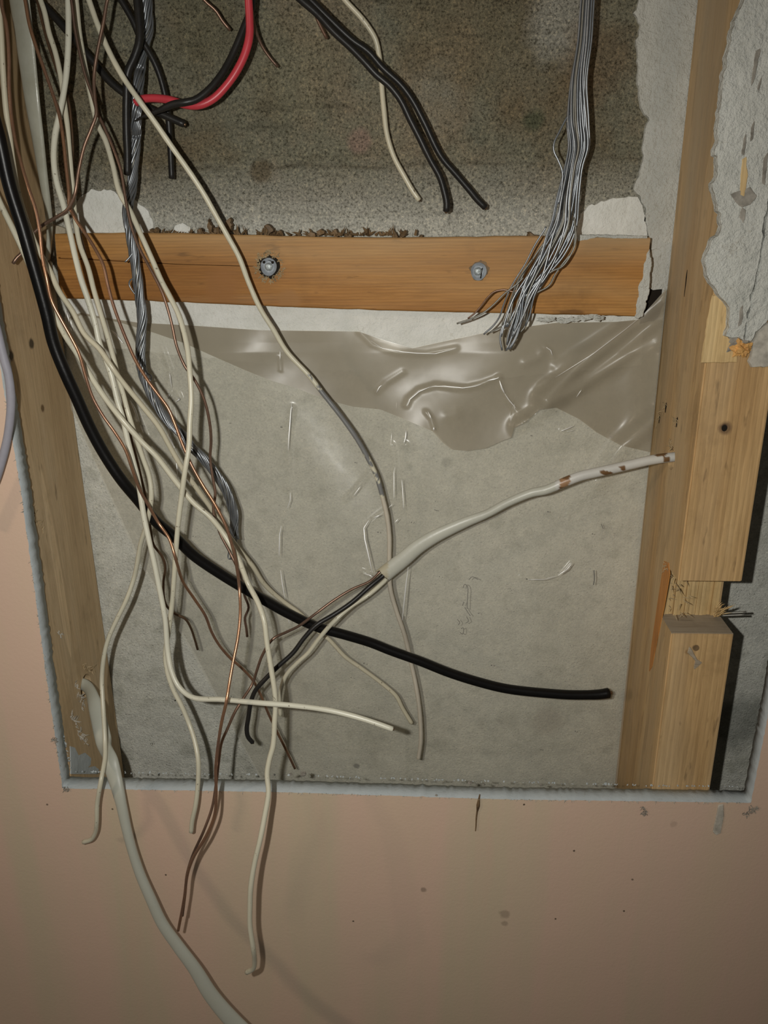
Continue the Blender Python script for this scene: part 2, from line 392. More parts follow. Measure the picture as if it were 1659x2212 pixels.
SOLID = []     # centre lines already laid, with their radii
def settle(c, r, gap=.35, iters=14):
    """slide a new wire's points nearer or farther along their own lines of sight until it clears the wires already laid"""
    c = np.array(c); st = np.linalg.norm(np.diff(c, axis=0), axis=1).mean(); n = len(c); idx = np.arange(n)
    for _ in range(iters):
        move = np.zeros(n); hit = False
        for q, rq in SOLID:
            if (c.min(0) - r - rq > q.max(0)).any() or (q.min(0) - r - rq > c.max(0)).any(): continue
            D = np.linalg.norm(c[:, None, :] - q[None, :, :], axis=2); k = D.argmin(1); dm = D[idx, k]; need = r + rq + gap - dm
            bad = np.where(need > .02)[0]
            if len(bad) == 0: continue
            hit = True
            for seg in np.split(bad, np.where(np.diff(bad) > 3)[0] + 1):
                sg = np.sign(np.mean(c[seg, 1] - q[k[seg], 1]) + 1e-6); m = need[seg].max() * .9 + .1
                if sg > 0 and c[seg, 1].max() + m > YB - 6 - r: sg = -1
                d = np.minimum(abs(idx - seg[0]), abs(idx - seg[-1])); d[seg[0]:seg[-1] + 1] = 0
                pr = sg * m * np.exp(-(d * st / 16) ** 2); move = np.where(abs(pr) > abs(move), pr, move)
        if not hit: break
        ry = c - CAM; c = c + ry / ry[:, 1:2] * move[:, None]
        lim = YB - 4.5 - r; o = c[:, 1] > lim; ry = c - CAM
        c[o] = CAM + ry[o] / ry[o][:, 1:2] * (lim - CAM[1])
    return c
def lay(c, r, solve=True):
    if solve: c = settle(c, r)
    SOLID.append((np.array(c[::2]), float(np.max(r)))); return c

def wire(name, pts, dia, mat, label, cat='wire', up=None, core=None, step=2.2, seg=10, group=None, kind=None, parent=None, rr=None, **kw):
    ctrl = path3(pts, up); c, par = resample(ctrl, step)
    if parent is None: c = lay(c, dia / 2)
    rad = dia / 2
    if rr is not None: rad = dia / 2 * np.interp(np.linspace(0, 1, len(c)), [q[0] for q in rr], [q[1] for q in rr])
    else:
        rad = np.array([dia / 2 * (1 + .02 * math.sin(i * .31) + .015 * math.sin(i * .83 + 2)) for i in range(len(c))])
    V, F, T = tube_data(c, rad, seg, **kw)
    o = mesh_from(name, V, F, MT[mat], True, parent=parent, label=label, cat=cat, group=group, kind=kind)
    if core:
        e = c[-1]; t = T[-1]; r = dia * .22
        q = np.array([e - t * 1.0, e + t * .3, e + t * (dia * .28)])
        v, f, _ = tube_data(q, r, 8)
        mesh_from('conductor', v, f, MT[core], True, parent=o)
    return o

def jag(outline, step=2.0, amp=.6, seed=0, fr=.25):
    """subdivide a closed outline in the XZ plane and roughen it"""
    out = []; n = len(outline)
    for i in range(n):
        a, b = np.array(outline[i]), np.array(outline[(i + 1) % n]); L = np.linalg.norm(b - a); k = max(1, int(L / step))
        for j in range(k):
            p = a + (b - a) * j / k
            nx = noise.noise(Vector((p[0] * fr, p[2] * fr, seed))) + .6 * noise.noise(Vector((p[0] * fr * 3, p[2] * fr * 3, seed + 5)))
            nz = noise.noise(Vector((p[0] * fr, p[2] * fr, seed + 11))) + .6 * noise.noise(Vector((p[0] * fr * 3, p[2] * fr * 3, seed + 15)))
            out.append(p + np.array([nx, 0, nz]) * amp)
    return out
def slab(name, outline, thick, mat, amp=.8, step=2.0, seed=0, bev=.5, **kw):
    """a thin ragged-edged piece: outline at its front, thick mm deep towards +Y, the rim bevelled"""
    o = jag(outline, step, amp, seed); n = len(o)
    c = np.mean(o, axis=0)
    bm = bmesh.new()
    def loop(pts): return [bm.verts.new(W(p)) for p in pts]
    out2 = []
    for i in range(n):
        t = o[(i + 1) % n] - o[i - 1]; nn = np.array([t[2], 0, -t[0]]); nn /= np.linalg.norm(nn) + 1e-9
        out2.append(nn)
    area = sum(o[i][0] * o[(i + 1) % n][2] - o[(i + 1) % n][0] * o[i][2] for i in range(n))
    sg = 1 if area > 0 else -1
    fr_ = loop(o); ba = loop([p + q * sg * bev + np.array([0, thick, 0]) for p, q in zip(o, out2)])
    es = [bm.edges.new((fr_[i], fr_[(i + 1) % n])) for i in range(n)]
    for i in range(n):
        j = (i + 1) % n
        bm.faces.new((fr_[i], ba[i], ba[j], fr_[j]))
    bmesh.ops.triangle_fill(bm, edges=es, use_beauty=True)
    bmesh.ops.recalc_face_normals(bm, faces=bm.faces)
    me = bpy.data.meshes.new(name); bm.to_mesh(me); bm.free()
    return link_mesh(name, me, MT[mat], **kw)
def poly(pts, Y): return [P(x, y, Y) for x, y in pts]

def boolean(o, cutters, mats=()):
    for m_ in mats: o.data.materials.append(m_)
    for c in cutters:
        md = o.modifiers.new('b', 'BOOLEAN'); md.object = c; md.operation = 'DIFFERENCE'; md.solver = 'EXACT'
    dg = bpy.context.evaluated_depsgraph_get()
    me = bpy.data.meshes.new_from_object(o.evaluated_get(dg)); o.modifiers.clear(); o.data = me
    for c in cutters: bpy.data.objects.remove(c, do_unlink=True)
def rough_box(name, b, mat, seg=(1, 1, 1), amp=.3, **kw):
    """box with slightly wavy faces and eased edges"""
    x0, x1, y0, y1, z0, z1 = b
    bm = bmesh.new()
    v, f = box_v(*b); vs = [bm.verts.new(W(q)) for q in v]
    for q in f: bm.faces.new([vs[i] for i in q])
    bmesh.ops.recalc_face_normals(bm, faces=bm.faces)
    bmesh.ops.bevel(bm, geom=list(bm.edges), offset=.9 * S, segments=2, affect='EDGES')
    me = bpy.data.meshes.new(name); bm.to_mesh(me); bm.free()
    return link_mesh(name, me, MT[mat], **kw)

# ------------------------------------------------------------------ the setting
XL, XR = -240.0, 159.0            # inner faces of the two studs
YS, YB = 12.7, 102.0              # stud fronts, concrete face
BOT = -640.0
# concrete wall behind
nx, nz = 150, 150
V = []; F = []
for j in range(nz + 1):
    for i in range(nx + 1):
        x = -420 + 840 * i / nx; z = BOT + (640 + 470) * j / nz
        V.append((x, YB + 1.0 * noise.noise(Vector((x * .03, z * .05, 3))) + .35 * noise.noise(Vector((x * .2, z * .3, 7))), z))
for j in range(nz):
    for i in range(nx):
        a = j * (nx + 1) + i; F.append((a, a + 1, a + nx + 2, a + nx + 1))
v2, f2 = box_v(-420, 420, YB + 1.2, YB + 60, BOT, 470)
V, F = merge([(V, F), (v2, f2)])
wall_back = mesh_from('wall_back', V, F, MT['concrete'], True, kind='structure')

YP = YB - 2.2
slab('plaster_patch', poly([(1382, -80), (1382, 0), (1371, 29), (1384, 55), (1376, 87), (1379, 139), (1379, 173), (1382, 219), (1394, 248), (1404, 260), (1395, 274), (1389, 312),
     (1388, 347), (1379, 381), (1371, 413), (1382, 424), (1394, 450), (1397, 480), (1401, 515), (1407, 525), (1404, 560), (1396, 620), (1392, 635), (1400, 640), (1425, 640), (1470, 600), (1530, 300), (1560, -80)], YP), 4, 'plaster_old', 1.3, parent=wall_back, seed=1)
slab('plaster_patch', poly([(1376, 423), (1342, 427), (1307, 433), (1272, 445), (1258, 462), (1250, 482), (1246, 505), (1230, 535), (1399, 535), (1395, 480), (1391, 452)], YP), 4, 'plaster', 1.1, parent=wall_back, seed=2)
slab('plaster_patch', poly([(172, 425), (196, 411), (240, 412), (262, 422), (290, 432), (318, 455), (332, 482), (326, 520), (170, 530), (160, 480), (165, 450)], YP), 4, 'plaster', 1.3, parent=wall_back, seed=3)
slab('plaster_patch', poly([(372, 500), (378, 488), (395, 482), (412, 492), (416, 520), (365, 520)], YP), 4, 'plaster', 1.0, parent=wall_back, seed=4)
slab('plaster_patch', poly([(96, 488), (112, 484), (140, 494), (144, 520), (132, 532), (118, 552), (112, 572), (96, 556)], YP), 4, 'plaster_grit', 1.3, parent=wall_back, seed=5)
slab('plaster_patch', poly([(140, 630), (320, 648), (700, 655), (1000, 668), (1390, 684), (1386, 790), (1100, 815), (700, 800), (420, 770), (140, 740)], YP), 4, 'plaster', 1.0, parent=wall_back, seed=6)
slab('dark_gap', poly([(1392, 632), (1404, 624), (1428, 630), (1432, 660), (1420, 690), (1380, 700), (1384, 672)], YP - .8), 1.0, 'hole', 1.5, parent=wall_back, seed=61)

# front wall: painted gypsum board with the cut-out
def wf_loop(Y, amp, seed):
    bl = P(135, 1703, 0); br = P(1622, 1734, 0)
    L = [(P(45, 1060, 0)[0] + 1, 440), (P(45, 1060, 0)[0], P(45, 1060, 0)[2]), (P(100, 1460, 0)[0], P(100, 1460, 0)[2]), (bl[0], bl[2]),
         (P(600, 1711, 0)[0], P(600, 1711, 0)[2]), (P(1100, 1727, 0)[0], P(1100, 1727, 0)[2]), (br[0], br[2]), (P(1659, 1545, 0)[0], P(1659, 1545, 0)[2]), (br[0] + 5, 440)]
    return [np.array([p[0], Y, p[2]]) for p in jag([np.array([a, 0, b]) for a, b in L], 2.2, amp, seed, .35)]
A = wf_loop(0, .55, 31); B_ = wf_loop(YS - .2, .9, 31); Mid = wf_loop(6.3, .6, 31)
bm = bmesh.new(); n = len(A)
va = [bm.verts.new(W(p)) for p in A]; vm = [bm.verts.new(W(p)) for p in Mid]; vb = [bm.verts.new(W(p)) for p in B_]
out = [(-900, -900), (900, -900), (900, 800), (-900, 800)]
oa = [bm.verts.new(W((x, 0, z))) for x, z in out]; ob = [bm.verts.new(W((x, YS - .2, z))) for x, z in out]
for i in range(n):
    j = (i + 1) % n
    bm.faces.new((va[i], vm[i], vm[j], va[j])).material_index = 1
    bm.faces.new((vm[i], vb[i], vb[j], vm[j])).material_index = 1
for i in range(4): bm.faces.new((oa[i], oa[(i + 1) % 4], ob[(i + 1) % 4], ob[i])).material_index = 0
for ring, o4, mi in ((va, oa, 0), (vb, ob, 1)):
    es = [bm.edges.get((ring[i], ring[(i + 1) % n])) for i in range(n)] + [bm.edges.get((o4[i], o4[(i + 1) % 4])) for i in range(4)]
    for f_ in bmesh.ops.triangle_fill(bm, edges=es, use_beauty=True)['geom']:
        if isinstance(f_, bmesh.types.BMFace): f_.material_index = mi
bmesh.ops.recalc_face_normals(bm, faces=bm.faces)
for f_ in bm.faces: f_.smooth = f_.material_index == 1 and f_.calc_area() < 2e-4
me = bpy.data.meshes.new('wall_front'); bm.to_mesh(me); bm.free()
wall_front = link_mesh('wall_front', me, [MT['paint'], MT['gypsum']], kind='structure')

# plates that close the cavity above and below the picture
rough_box('trim_1', (-240, 159, YS + .3, YB - 3, TOP, TOP + 38), 'stud_left', kind='structure')
rough_box('trim_2', (-240, 159, YS + .3, YB - 3, BOT, BOT + 38), 'stud_left', kind='structure')

# ------------------------------------------------------------------ studs and batten
hl = PX(186, 1484, XL)
stud_l = rough_box('wall_stud', (XL - 38, XL, YS, YB - 2.4, BOT, TOP + 38), 'stud_left', label='left wall stud, tan wood side face with two small dark knots', cat='wood stud')
def cyl(c, r, x0, x1, seg=28):
    v, f, _ = tube_data(np.array([[x0, c[1], c[2]], [(x0 + x1) / 2, c[1], c[2]], [x1, c[1], c[2]]]), r, seg, cap=False)
    n_ = len(v); f = f + [tuple(range(seg))[::-1], tuple(range(n_ - seg, n_))]
    me = bpy.data.meshes.new('c'); me.from_pydata([W(q) for q in v], [], f)
    o = bpy.data.objects.new('c', me); COL.objects.link(o)
    b = bmesh.new(); b.from_mesh(me); bmesh.ops.recalc_face_normals(b, faces=b.faces); b.to_mesh(me); b.free()
    return o
def boxo(*b):
    v, f = box_v(*b); me = bpy.data.meshes.new('c'); me.from_pydata([W(q) for q in v], [], f)
    o = bpy.data.objects.new('c', me); COL.objects.link(o)
    bb = bmesh.new(); bb.from_mesh(me); bmesh.ops.recalc_face_normals(bb, faces=bb.faces); bb.to_mesh(me); bb.free()
    return o
boolean(stud_l, [cyl(hl, 9.5, XL - 60, XL + 10)])
hr = PX(1450, 989, XR)
zt = P(1550, 1255, YS)[2]; zb = P(1550, 1370, YS)[2]
stud_r = rough_box('wall_stud', (XR, XR + 38.5, YS, YB - 2.4, BOT, TOP + 38), 'stud_right', label='right wall stud of knotty pine, notched near its lower end', cat='wood stud')
boolean(stud_r, [cyl(hr, 7.5, XR - 10, XR + 60), boxo(XR - 20, XR + 60, YS - 20, YS + 27, zb, zt)])
# rough faces of the notch
NB = YS + 27
v = []; f = []
random.seed(9)
def shards(fn, n, mat, name, parent, label=None, kind='stuff'):
    Vs, Fs = [], []
    for _ in range(n):
        p, d, w, l = fn(); d = np.array(d, float); d /= np.linalg.norm(d)
        s_ = np.cross(d, [0.2, 1, .1]); s_ /= np.linalg.norm(s_); u = np.cross(d, s_)
        b = len(Vs); tip = p + d * l + np.array([random.uniform(-1, 1), random.uniform(-1, 1), random.uniform(-1, 1)]) * l * .15
        mid = p + d * l * .55 + u * w * random.uniform(-1, 1)
        Vs += [p - s_ * w / 2, p + s_ * w / 2, p + u * w * .5, mid - s_ * w * .4, mid + s_ * w * .4, mid + u * w * .4, tip]
        Fs += [(b, b + 1, b + 4, b + 3), (b + 1, b + 2, b + 5, b + 4), (b + 2, b, b + 3, b + 5), (b + 3, b + 4, b + 6), (b + 4, b + 5, b + 6), (b + 5, b + 3, b + 6), (b, b + 2, b + 1)]
    return mesh_from(name, Vs, Fs, MT[mat], parent=parent, kind=kind, label=label)
# chiselled strips left standing in the notch
for k in range(15):
    x0 = XR + 1 + k * 2.4; d = random.uniform(.4, 2.6); z1 = zt - random.uniform(.2, 3.5)
    vv, ff = box_v(x0, x0 + 2.2, NB - d, NB + .4, zb - .2, z1)
    mesh_from('wood_strip', vv, ff, MT['fresh'], parent=stud_r)
vv, ff = box_v(XR + .3, XR + 38.2, YS + .6, NB - .2, zb - .5, zb + .35)
mesh_from('sawn_end', vv, ff, MT['end_grain'], parent=stud_r, label='grey sawn end grain on the notch floor')
shards(lambda: (np.array([XR + 36 + random.uniform(-3, 3), NB - random.uniform(0, 6), zb + random.uniform(.5, 6)]), (random.uniform(-.2, 1), -random.random() * .6, random.uniform(.1, 1)), 1.0, random.uniform(4, 9)), 26, 'fresh', 'splinters', stud_r)
shards(lambda: (np.array([XR + random.uniform(0, 12), YS + random.uniform(4, 26), zt - random.uniform(0, 30)]), (random.uniform(-.5, 1), -random.random(), random.uniform(-1, .3)), .6, random.uniform(2, 6)), 34, 'splinter', 'splinters', stud_r)
# resin-orange split on the stud's inner face
sp = [PX(x, y, XR - .35) for x, y in [(1434, 1212), (1444, 1216), (1446, 1240), (1434, 1310), (1420, 1380), (1408, 1440), (1402, 1450), (1406, 1400), (1416, 1330), (1428, 1250)]]
vs = sp + [p + np.array([.6, 0, 0]) for p in sp]; m_ = len(sp)
mesh_from('split_wood', vs, [tuple(range(m_))[::-1]] + [(i, (i + 1) % m_, (i + 1) % m_ + m_, i + m_) for i in range(m_)], MT['orange_wood'], parent=stud_r, label='fresh orange split running down the inner face')
# splinters around the knots and holes on the inner face
for (x, y, n_) in ((1437, 880, 12), (1460, 915, 12), (1424, 905, 5), (1448, 962, 16), (1440, 1225, 12)):
    shards(lambda: (PX(x + random.uniform(-5, 5), y + random.uniform(-12, 12), XR - .1), (-random.uniform(.1, .6), random.uniform(-.4, .4), random.uniform(-1, 1)), .5, random.uniform(1.5, 4)), n_, 'splinter', 'splinters', stud_r)
for (x, y, a, b) in ((1438, 880, 1.3, 3.6), (1462, 912, 1.2, 3.2), (1424, 905, 1, 3), (1481, 612, .7, 8)):
    c0 = PX(x, y, XR - .15); ring = [c0 + np.array([0, math.cos(q) * a * (1 + .3 * math.sin(q * 3)), math.sin(q) * b]) for q in np.linspace(0, 2 * math.pi, 14, endpoint=False)]
    mesh_from('knot', ring + [p + np.array([.3, 0, 0]) for p in ring], [tuple(range(14)), tuple(range(14, 28))[::-1]] + [(i, (i + 1) % 14, (i + 1) % 14 + 14, i + 14) for i in range(14)], MT['hole'], parent=stud_r, label='dark knot')
# nail hole on the lower front face
c0 = P(1504, 1400, YS - .12); ring = [c0 + np.array([math.cos(q) * 1.9, 0, math.sin(q) * 2.1]) for q in np.linspace(0, 2 * math.pi, 14, endpoint=False)]
c1 = P(1565, 925, YS - .12); ring2 = [c1 + np.array([math.cos(q) * 1.6, 0, math.sin(q) * 1.9]) for q in np.linspace(0, 2 * math.pi, 14, endpoint=False)]
for rg, mm_ in ((ring, 'glue'), (ring2, 'hole')):
    mesh_from('knot', rg + [p + np.array([0, .3, 0]) for p in rg], [tuple(range(14))[::-1], tuple(range(14, 28))] + [(i, (i + 1) % 14, (i + 1) % 14 + 14, i + 14) for i in range(14)], MT[mm_], parent=stud_r, label='small dark knot')
slab('chipped_wood', poly([(1486, 1410), (1497, 1420), (1503, 1428), (1500, 1446), (1508, 1440), (1516, 1432), (1506, 1426), (1498, 1412), (1490, 1398)], YS - .5), .7, 'end_grain', .2, 1, parent=stud_r, label='chip beside the nail hole')
# old joint compound and paint torn over the upper front of the right stud
Yp = YS - 5.0
plas = [(1615, -60), (1607, 0), (1587, 43), (1576, 101), (1564, 162), (1558, 231), (1550, 277), (1552, 303), (1545, 332), (1551, 338), (1550, 381), (1538, 396), (1547, 427), (1552, 456), (1560, 462),
        (1555, 508), (1542, 515), (1531, 540), (1524, 565), (1529, 594), (1552, 635), (1578, 664), (1576, 700), (1570, 727), (1593, 730), (1606, 735), (1610, 700), (1622, 640), (1640, 560), (1652, 470), (1672, 380), (1700, 200), (1740, -60)]
rem = slab('plaster_remnant', poly(plas, Yp), 5.0, 'plaster_old', 1.0, 2, seed=8, parent=stud_r, label='off-white torn joint compound stuck over the upper front')
slab('plaster_remnant', poly([(1624, 642), (1612, 700), (1609, 735), (1622, 738), (1639, 710), (1657, 695), (1690, 640), (1720, 380), (1678, 385), (1656, 476), (1643, 566)], Yp + 1), 4.0, 'plaster_old', .9, 2, seed=9, parent=stud_r)
slab('torn_paper', poly([(1640, 712), (1658, 700), (1700, 700), (1700, 790), (1625, 794), (1620, 780), (1626, 745)], Yp + 2.5), 2.0, 'paper_light', 1.0, 2, seed=10, parent=stud_r)
for ps in ([(1604, 345), (1612, 340), (1614, 380), (1608, 425), (1600, 420), (1602, 380)],):
    slab('bare_wood', poly(ps, Yp - .3), .5, 'fresh', .4, 1.2, seed=12, parent=stud_r, label='bare yellow wood showing through the paint')
for k, ps in enumerate(([(1634, 110), (1642, 105), (1630, 170), (1623, 185)], [(1638, 190), (1645, 165), (1642, 185), (1640, 196)], [(1625, 275), (1630, 262), (1626, 300), (1622, 305)], [(1608, 300), (1612, 290), (1608, 335), (1604, 330)],
                        [(1651, 340), (1658, 330), (1652, 400), (1648, 395)], [(1580, 420), (1600, 412), (1620, 405), (1634, 425), (1622, 440), (1604, 446), (1590, 436), (1584, 428)], [(1604, 450), (1612, 455), (1606, 480), (1598, 470)],
                        [(1600, 665), (1606, 660), (1602, 700), (1596, 705)])):
    slab('exposed_paper', poly(ps, Yp - .25), .4, 'paper', .5, 1.2, seed=20 + k, parent=stud_r)
# sawn joint line below the plaster
slab('pale_wood', poly([(1540, 640), (1552, 640), (1578, 668), (1574, 700), (1572, 730), (1590, 745), (1592, 782), (1516, 783)], YS - .7), .8, 'fresh', .4, 2, seed=13, parent=stud_r, label='paler bare wood below the torn plaster')
PLUG = P(1603, 753, YS - 2)

# three thin nails poking out of the stud by the notch
for (x0, y0, x1, y1, lb) in ((1552, 1325, 1612, 1322, 'top'), (1556, 1330, 1608, 1328, 'lowest')):
    a = P(x0, y0, NB + 6); b = P(x1, y1, NB + 1)
    c = np.array([a + (b - a) * t for t in np.linspace(0, 1, 8)]); V, F, _ = tube_data(c, .75, 8)
    mesh_from('nail', V, F, MT['alu_dull'], True, label='thin grey nail sticking out right of the stud notch, the %s one' % ('upper' if lb == 'top' else 'lower'), cat='nail')

# batten across the concrete
YF = 83.0
tl, tr_, br, bl = P(118, 505, YF), P(1405, 515, YF), P(1385, 686, YF), P(130, 646, YF)
bm = bmesh.new(); N_ = 60
rows = []
for k in range(N_ + 1):
    t = k / N_; top = tl + (tr_ - tl) * t; bot = bl + (br - bl) * t
    w1 = .9 * math.sin(t * 9) + .5 * noise.noise(Vector((t * 30, 1, 1))); w2 = .6 * math.sin(t * 7 + 1) + .5 * noise.noise(Vector((t * 30, 5, 1)))
    rows.append([bm.verts.new(W(p)) for p in (top + [0, .8, w1], top + [0, 0, w1 - .8], bot + [0, 0, w2 + .8], bot + [0, .8, w2], bot + [0, YB - YF - 2.6, w2], top + [0, YB - YF - 2.6, w1])])
for a, b in zip(rows, rows[1:]):
    for i in range(6): bm.faces.new((a[i], a[(i + 1) % 6], b[(i + 1) % 6], b[i]))
bm.faces.new(rows[0][::-1]); bm.faces.new(rows[-1])
bmesh.ops.recalc_face_normals(bm, faces=bm.faces)
me = bpy.data.meshes.new('wood_batten'); bm.to_mesh(me); bm.free()
batten = link_mesh('wood_batten', me, MT['batten'], label='orange pine batten nailed level across the concrete wall', cat='batten')
# long drying crack, cut as a real groove
cr = [(126, 557), (200, 560), (300, 566), (400, 571), (470, 573), (548, 575)]
cut = []
V = []; F = []
for k, (x, y) in enumerate(cr):
    h = .55 * (1 - k / 5.5) + .12; p = P(x, y, YF)
    V += [p + [0, -1, h], p + [0, -1, -h], p + [0, 3.5, -h * .4], p + [0, 3.5, h * .4]]
for k in range(len(cr) - 1):
    a = 4 * k; F += [(a + i, a + (i + 1) % 4, a + 4 + (i + 1) % 4, a + 4 + i) for i in range(4)]
F += [(0, 1, 2, 3), tuple(4 * (len(cr) - 1) + i for i in (3, 2, 1, 0))]
me = bpy.data.meshes.new('c'); me.from_pydata([W(q) for q in V], [], F); co = bpy.data.objects.new('c', me); COL.objects.link(co)
b = bmesh.new(); b.from_mesh(me); bmesh.ops.recalc_face_normals(b, faces=b.faces); b.to_mesh(me); b.free()
boolean(batten, [co])

def disc(name, c, prof, mat, seg=32, sx=1, parent=None, jit=0, tilt=(0, 0), **kw):
    """lathe about the Y axis through c; prof = list of (radius, depth offset)"""
    V = []; F = []
    for r, y in prof:
        for i in range(seg):
            a = 2 * math.pi * i / seg; k = 1 + jit * noise.noise(Vector((math.cos(a) * 2, math.sin(a) * 2, r)))
            dx, dz = math.cos(a) * r * k * sx, math.sin(a) * r * k
            V.append(c + np.array([dx, y + tilt[0] * dx + tilt[1] * dz, dz]))
    for j in range(len(prof) - 1):
        for i in range(seg): a = j * seg + i; b = j * seg + (i + 1) % seg; F.append((a, b, b + seg, a + seg))
    F.append(tuple(range(seg))); F.append(tuple(range((len(prof) - 1) * seg, len(prof) * seg))[::-1])
    return mesh_from(name, V, F, MT[mat], False, parent=parent, **kw)
for i, (x, y, lb, sx, tl_) in enumerate(((581, 576, 'left nail with dished washer on the batten, sunk in a ring of splintered wood', .92, (.06, .12)), (1034, 586, 'right nail with slit grey washer on the smooth part of the batten', .9, (-.08, .05)))):
    c = P(x, y, YF); e = empty('washer_nail', c, '' + lb, 'nail')
    R0 = 5.5
    disc('washer', c, [(R0 * .1, -.9), (R0 * .55, -1.0), (R0 * .7, -.75), (R0 * .95, -1.5), (R0, -1.2), (R0 * .97, 0.3), (R0 * .1, 0.4)], 'zinc', sx=sx, parent=e, jit=.05, tilt=tl_)
    disc('nail_head', c + np.array([-.4 if i else 0, -.8, .0]), [(.3, -1.5), (1.4, -1.4), (2.3, -1.0), (2.6, -.3), (2.5, .6), (.3, .7)], 'steel', 20, parent=e, jit=.06)
    mc = c + np.array([1.6, -1.75, -1.2]); v_, f_ = box_v(-.35, .35, -.12, .12, -3, 3.2)
    if i:
        v_ = [mc + np.array([q[0] + q[2] * .14, q[1], q[2]]) for q in v_]
        mesh_from('scratch', v_, f_, MT['hole'], parent=e, label='dark slit across the washer')
    else:
        for dx, dz in ((-2.8, 2.8), (2.6, 2.6)):
            disc('dent', c + np.array([dx, -1.5, dz]), [(.1, -.1), (.8, -.1), (.9, .3), (.1, .3)], 'hole', 10, parent=e, jit=.3)
# torn rim round the left washer, dent round the right one
def ringfn(c, r0, r1):
    def fn():
        a = random.uniform(0, 6.283); r = random.uniform(r0, r1)
        return c + np.array([math.cos(a) * r, -.2, math.sin(a) * r]), (math.cos(a) * .7 + random.uniform(-.8, .8), -random.uniform(.2, .9), math.sin(a) * .7 + random.uniform(-.8, .8)), random.uniform(.5, 1.1), random.uniform(1, 2.6)
    return fn
cL = P(581, 576, YF); cR = P(1034, 586, YF)
shards(ringfn(cL, 5.8, 9.5), 150, 'splinter', 'splinters', batten, label='chewed splinters round the left washer')
disc('crushed_hole', cL, [(5.0, -.35), (6.6, -.3), (7.0, .3), (5.0, .3)], 'hole', 30, parent=batten, jit=.35)
disc('crushed_hole', cR + np.array([.4, 0, .6]), [(5.0, -.15), (5.9, -.12), (6.1, .3), (5.0, .3)], 'glue', 30, parent=batten, jit=.35)
# dried glue crumbs along the top edge
for k, (x, y, w, h) in enumerate(((335, 497, 14, 14), (352, 503, 14, 10), (432, 500, 14, 16), (452, 490, 12, 26), (468, 498, 16, 14), (494, 487, 14, 28), (508, 500, 12, 12), (578, 496, 20, 20), (603, 502, 14, 12), (640, 508, 10, 8), (672, 508, 18, 8),
                                  (694, 502, 22, 12), (725, 505, 8, 16), (752, 507, 20, 10), (852, 508, 12, 10), (868, 506, 14, 12), (905, 510, 16, 5), (1150, 505, 20, 8))):
    c = P(x, y + 4, YF + 6); pts = [c + np.array([math.cos(a) * w * .16 * random.uniform(.6, 1.2), random.uniform(-1, 1), math.sin(a) * h * .16 * random.uniform(.6, 1.2) + .8]) for a in np.linspace(0, 6.283, 9)[:-1]]
    slab('glue_crumb', pts, 4.0, 'glue', 1.9, .9, seed=40 + k, parent=batten)
shards(lambda: (P(random.uniform(330, 900), 508, YF + random.uniform(2, 14)), (random.uniform(-1, 1), -.3, random.uniform(.2, 1)), random.uniform(.8, 2.2), random.uniform(2, 7)), 110, 'glue', 'glue_shreds', batten)
def lump(name, c0, rx, ry, rz, mat, k, parent, rough=.7, label=None, n1=7, n2=12):
    V = []; F = []
    for j in range(n1):
        for i in range(n2):
            th = math.pi * j / (n1 - 1); ph = 2 * math.pi * i / n2; u = np.array([math.sin(th) * math.cos(ph), math.sin(th) * math.sin(ph), math.cos(th)])
            kk = 1 + rough * noise.noise(Vector(u * 1.6 + k)) + rough * .5 * noise.noise(Vector(u * 4 + k))
            V.append(c0 + u * np.array([rx, ry, rz]) * kk)
    for j in range(n1 - 1):
        for i in range(n2): a = j * n2 + i; b = j * n2 + (i + 1) % n2; F.append((a, b, b + n2, a + n2))
    return mesh_from(name, V, F, MT[mat], parent=parent, label=label)
slab('plaster_smear', poly([(1403, 540), (1405, 580), (1399, 640), (1388, 684), (1374, 686), (1376, 655), (1381, 640), (1379, 622), (1388, 600), (1391, 575), (1397, 556)], YF - .25), .6, 'plaster_old', .9, 1.2, seed=91, parent=batten, label='white plaster smeared on the right end')
slab('plaster_smear', poly([(1246, 509), (1300, 508), (1398, 511), (1398, 514), (1330, 514), (1290, 512), (1262, 517), (1250, 520)], YF - .25), .6, 'plaster_old', .5, 1.2, seed=92, parent=batten)
for k, (x, y, w) in enumerate(((1262, 686, 4), (1278, 684, 4.6), (1292, 687, 3), (1240, 690, 4), (1215, 692, 4), (1180, 690, 5))):
    lump('plaster_drip', P(x, y, YF + .6), w, 1.0, 1.5, 'plaster_old', k, batten, .9, n1=9, n2=18)

lump('wood_plug', PLUG, 4.6, 3.0, 4.4, 'plug', 3, stud_r, .9, 'broken orange wood plug under the torn plaster', 14, 22)
lump('plaster_rim', PLUG + np.array([-1.5, 1.5, 2.5]), 6.0, 2.0, 5.0, 'paper', 8, stud_r, .9, None, 12, 18)

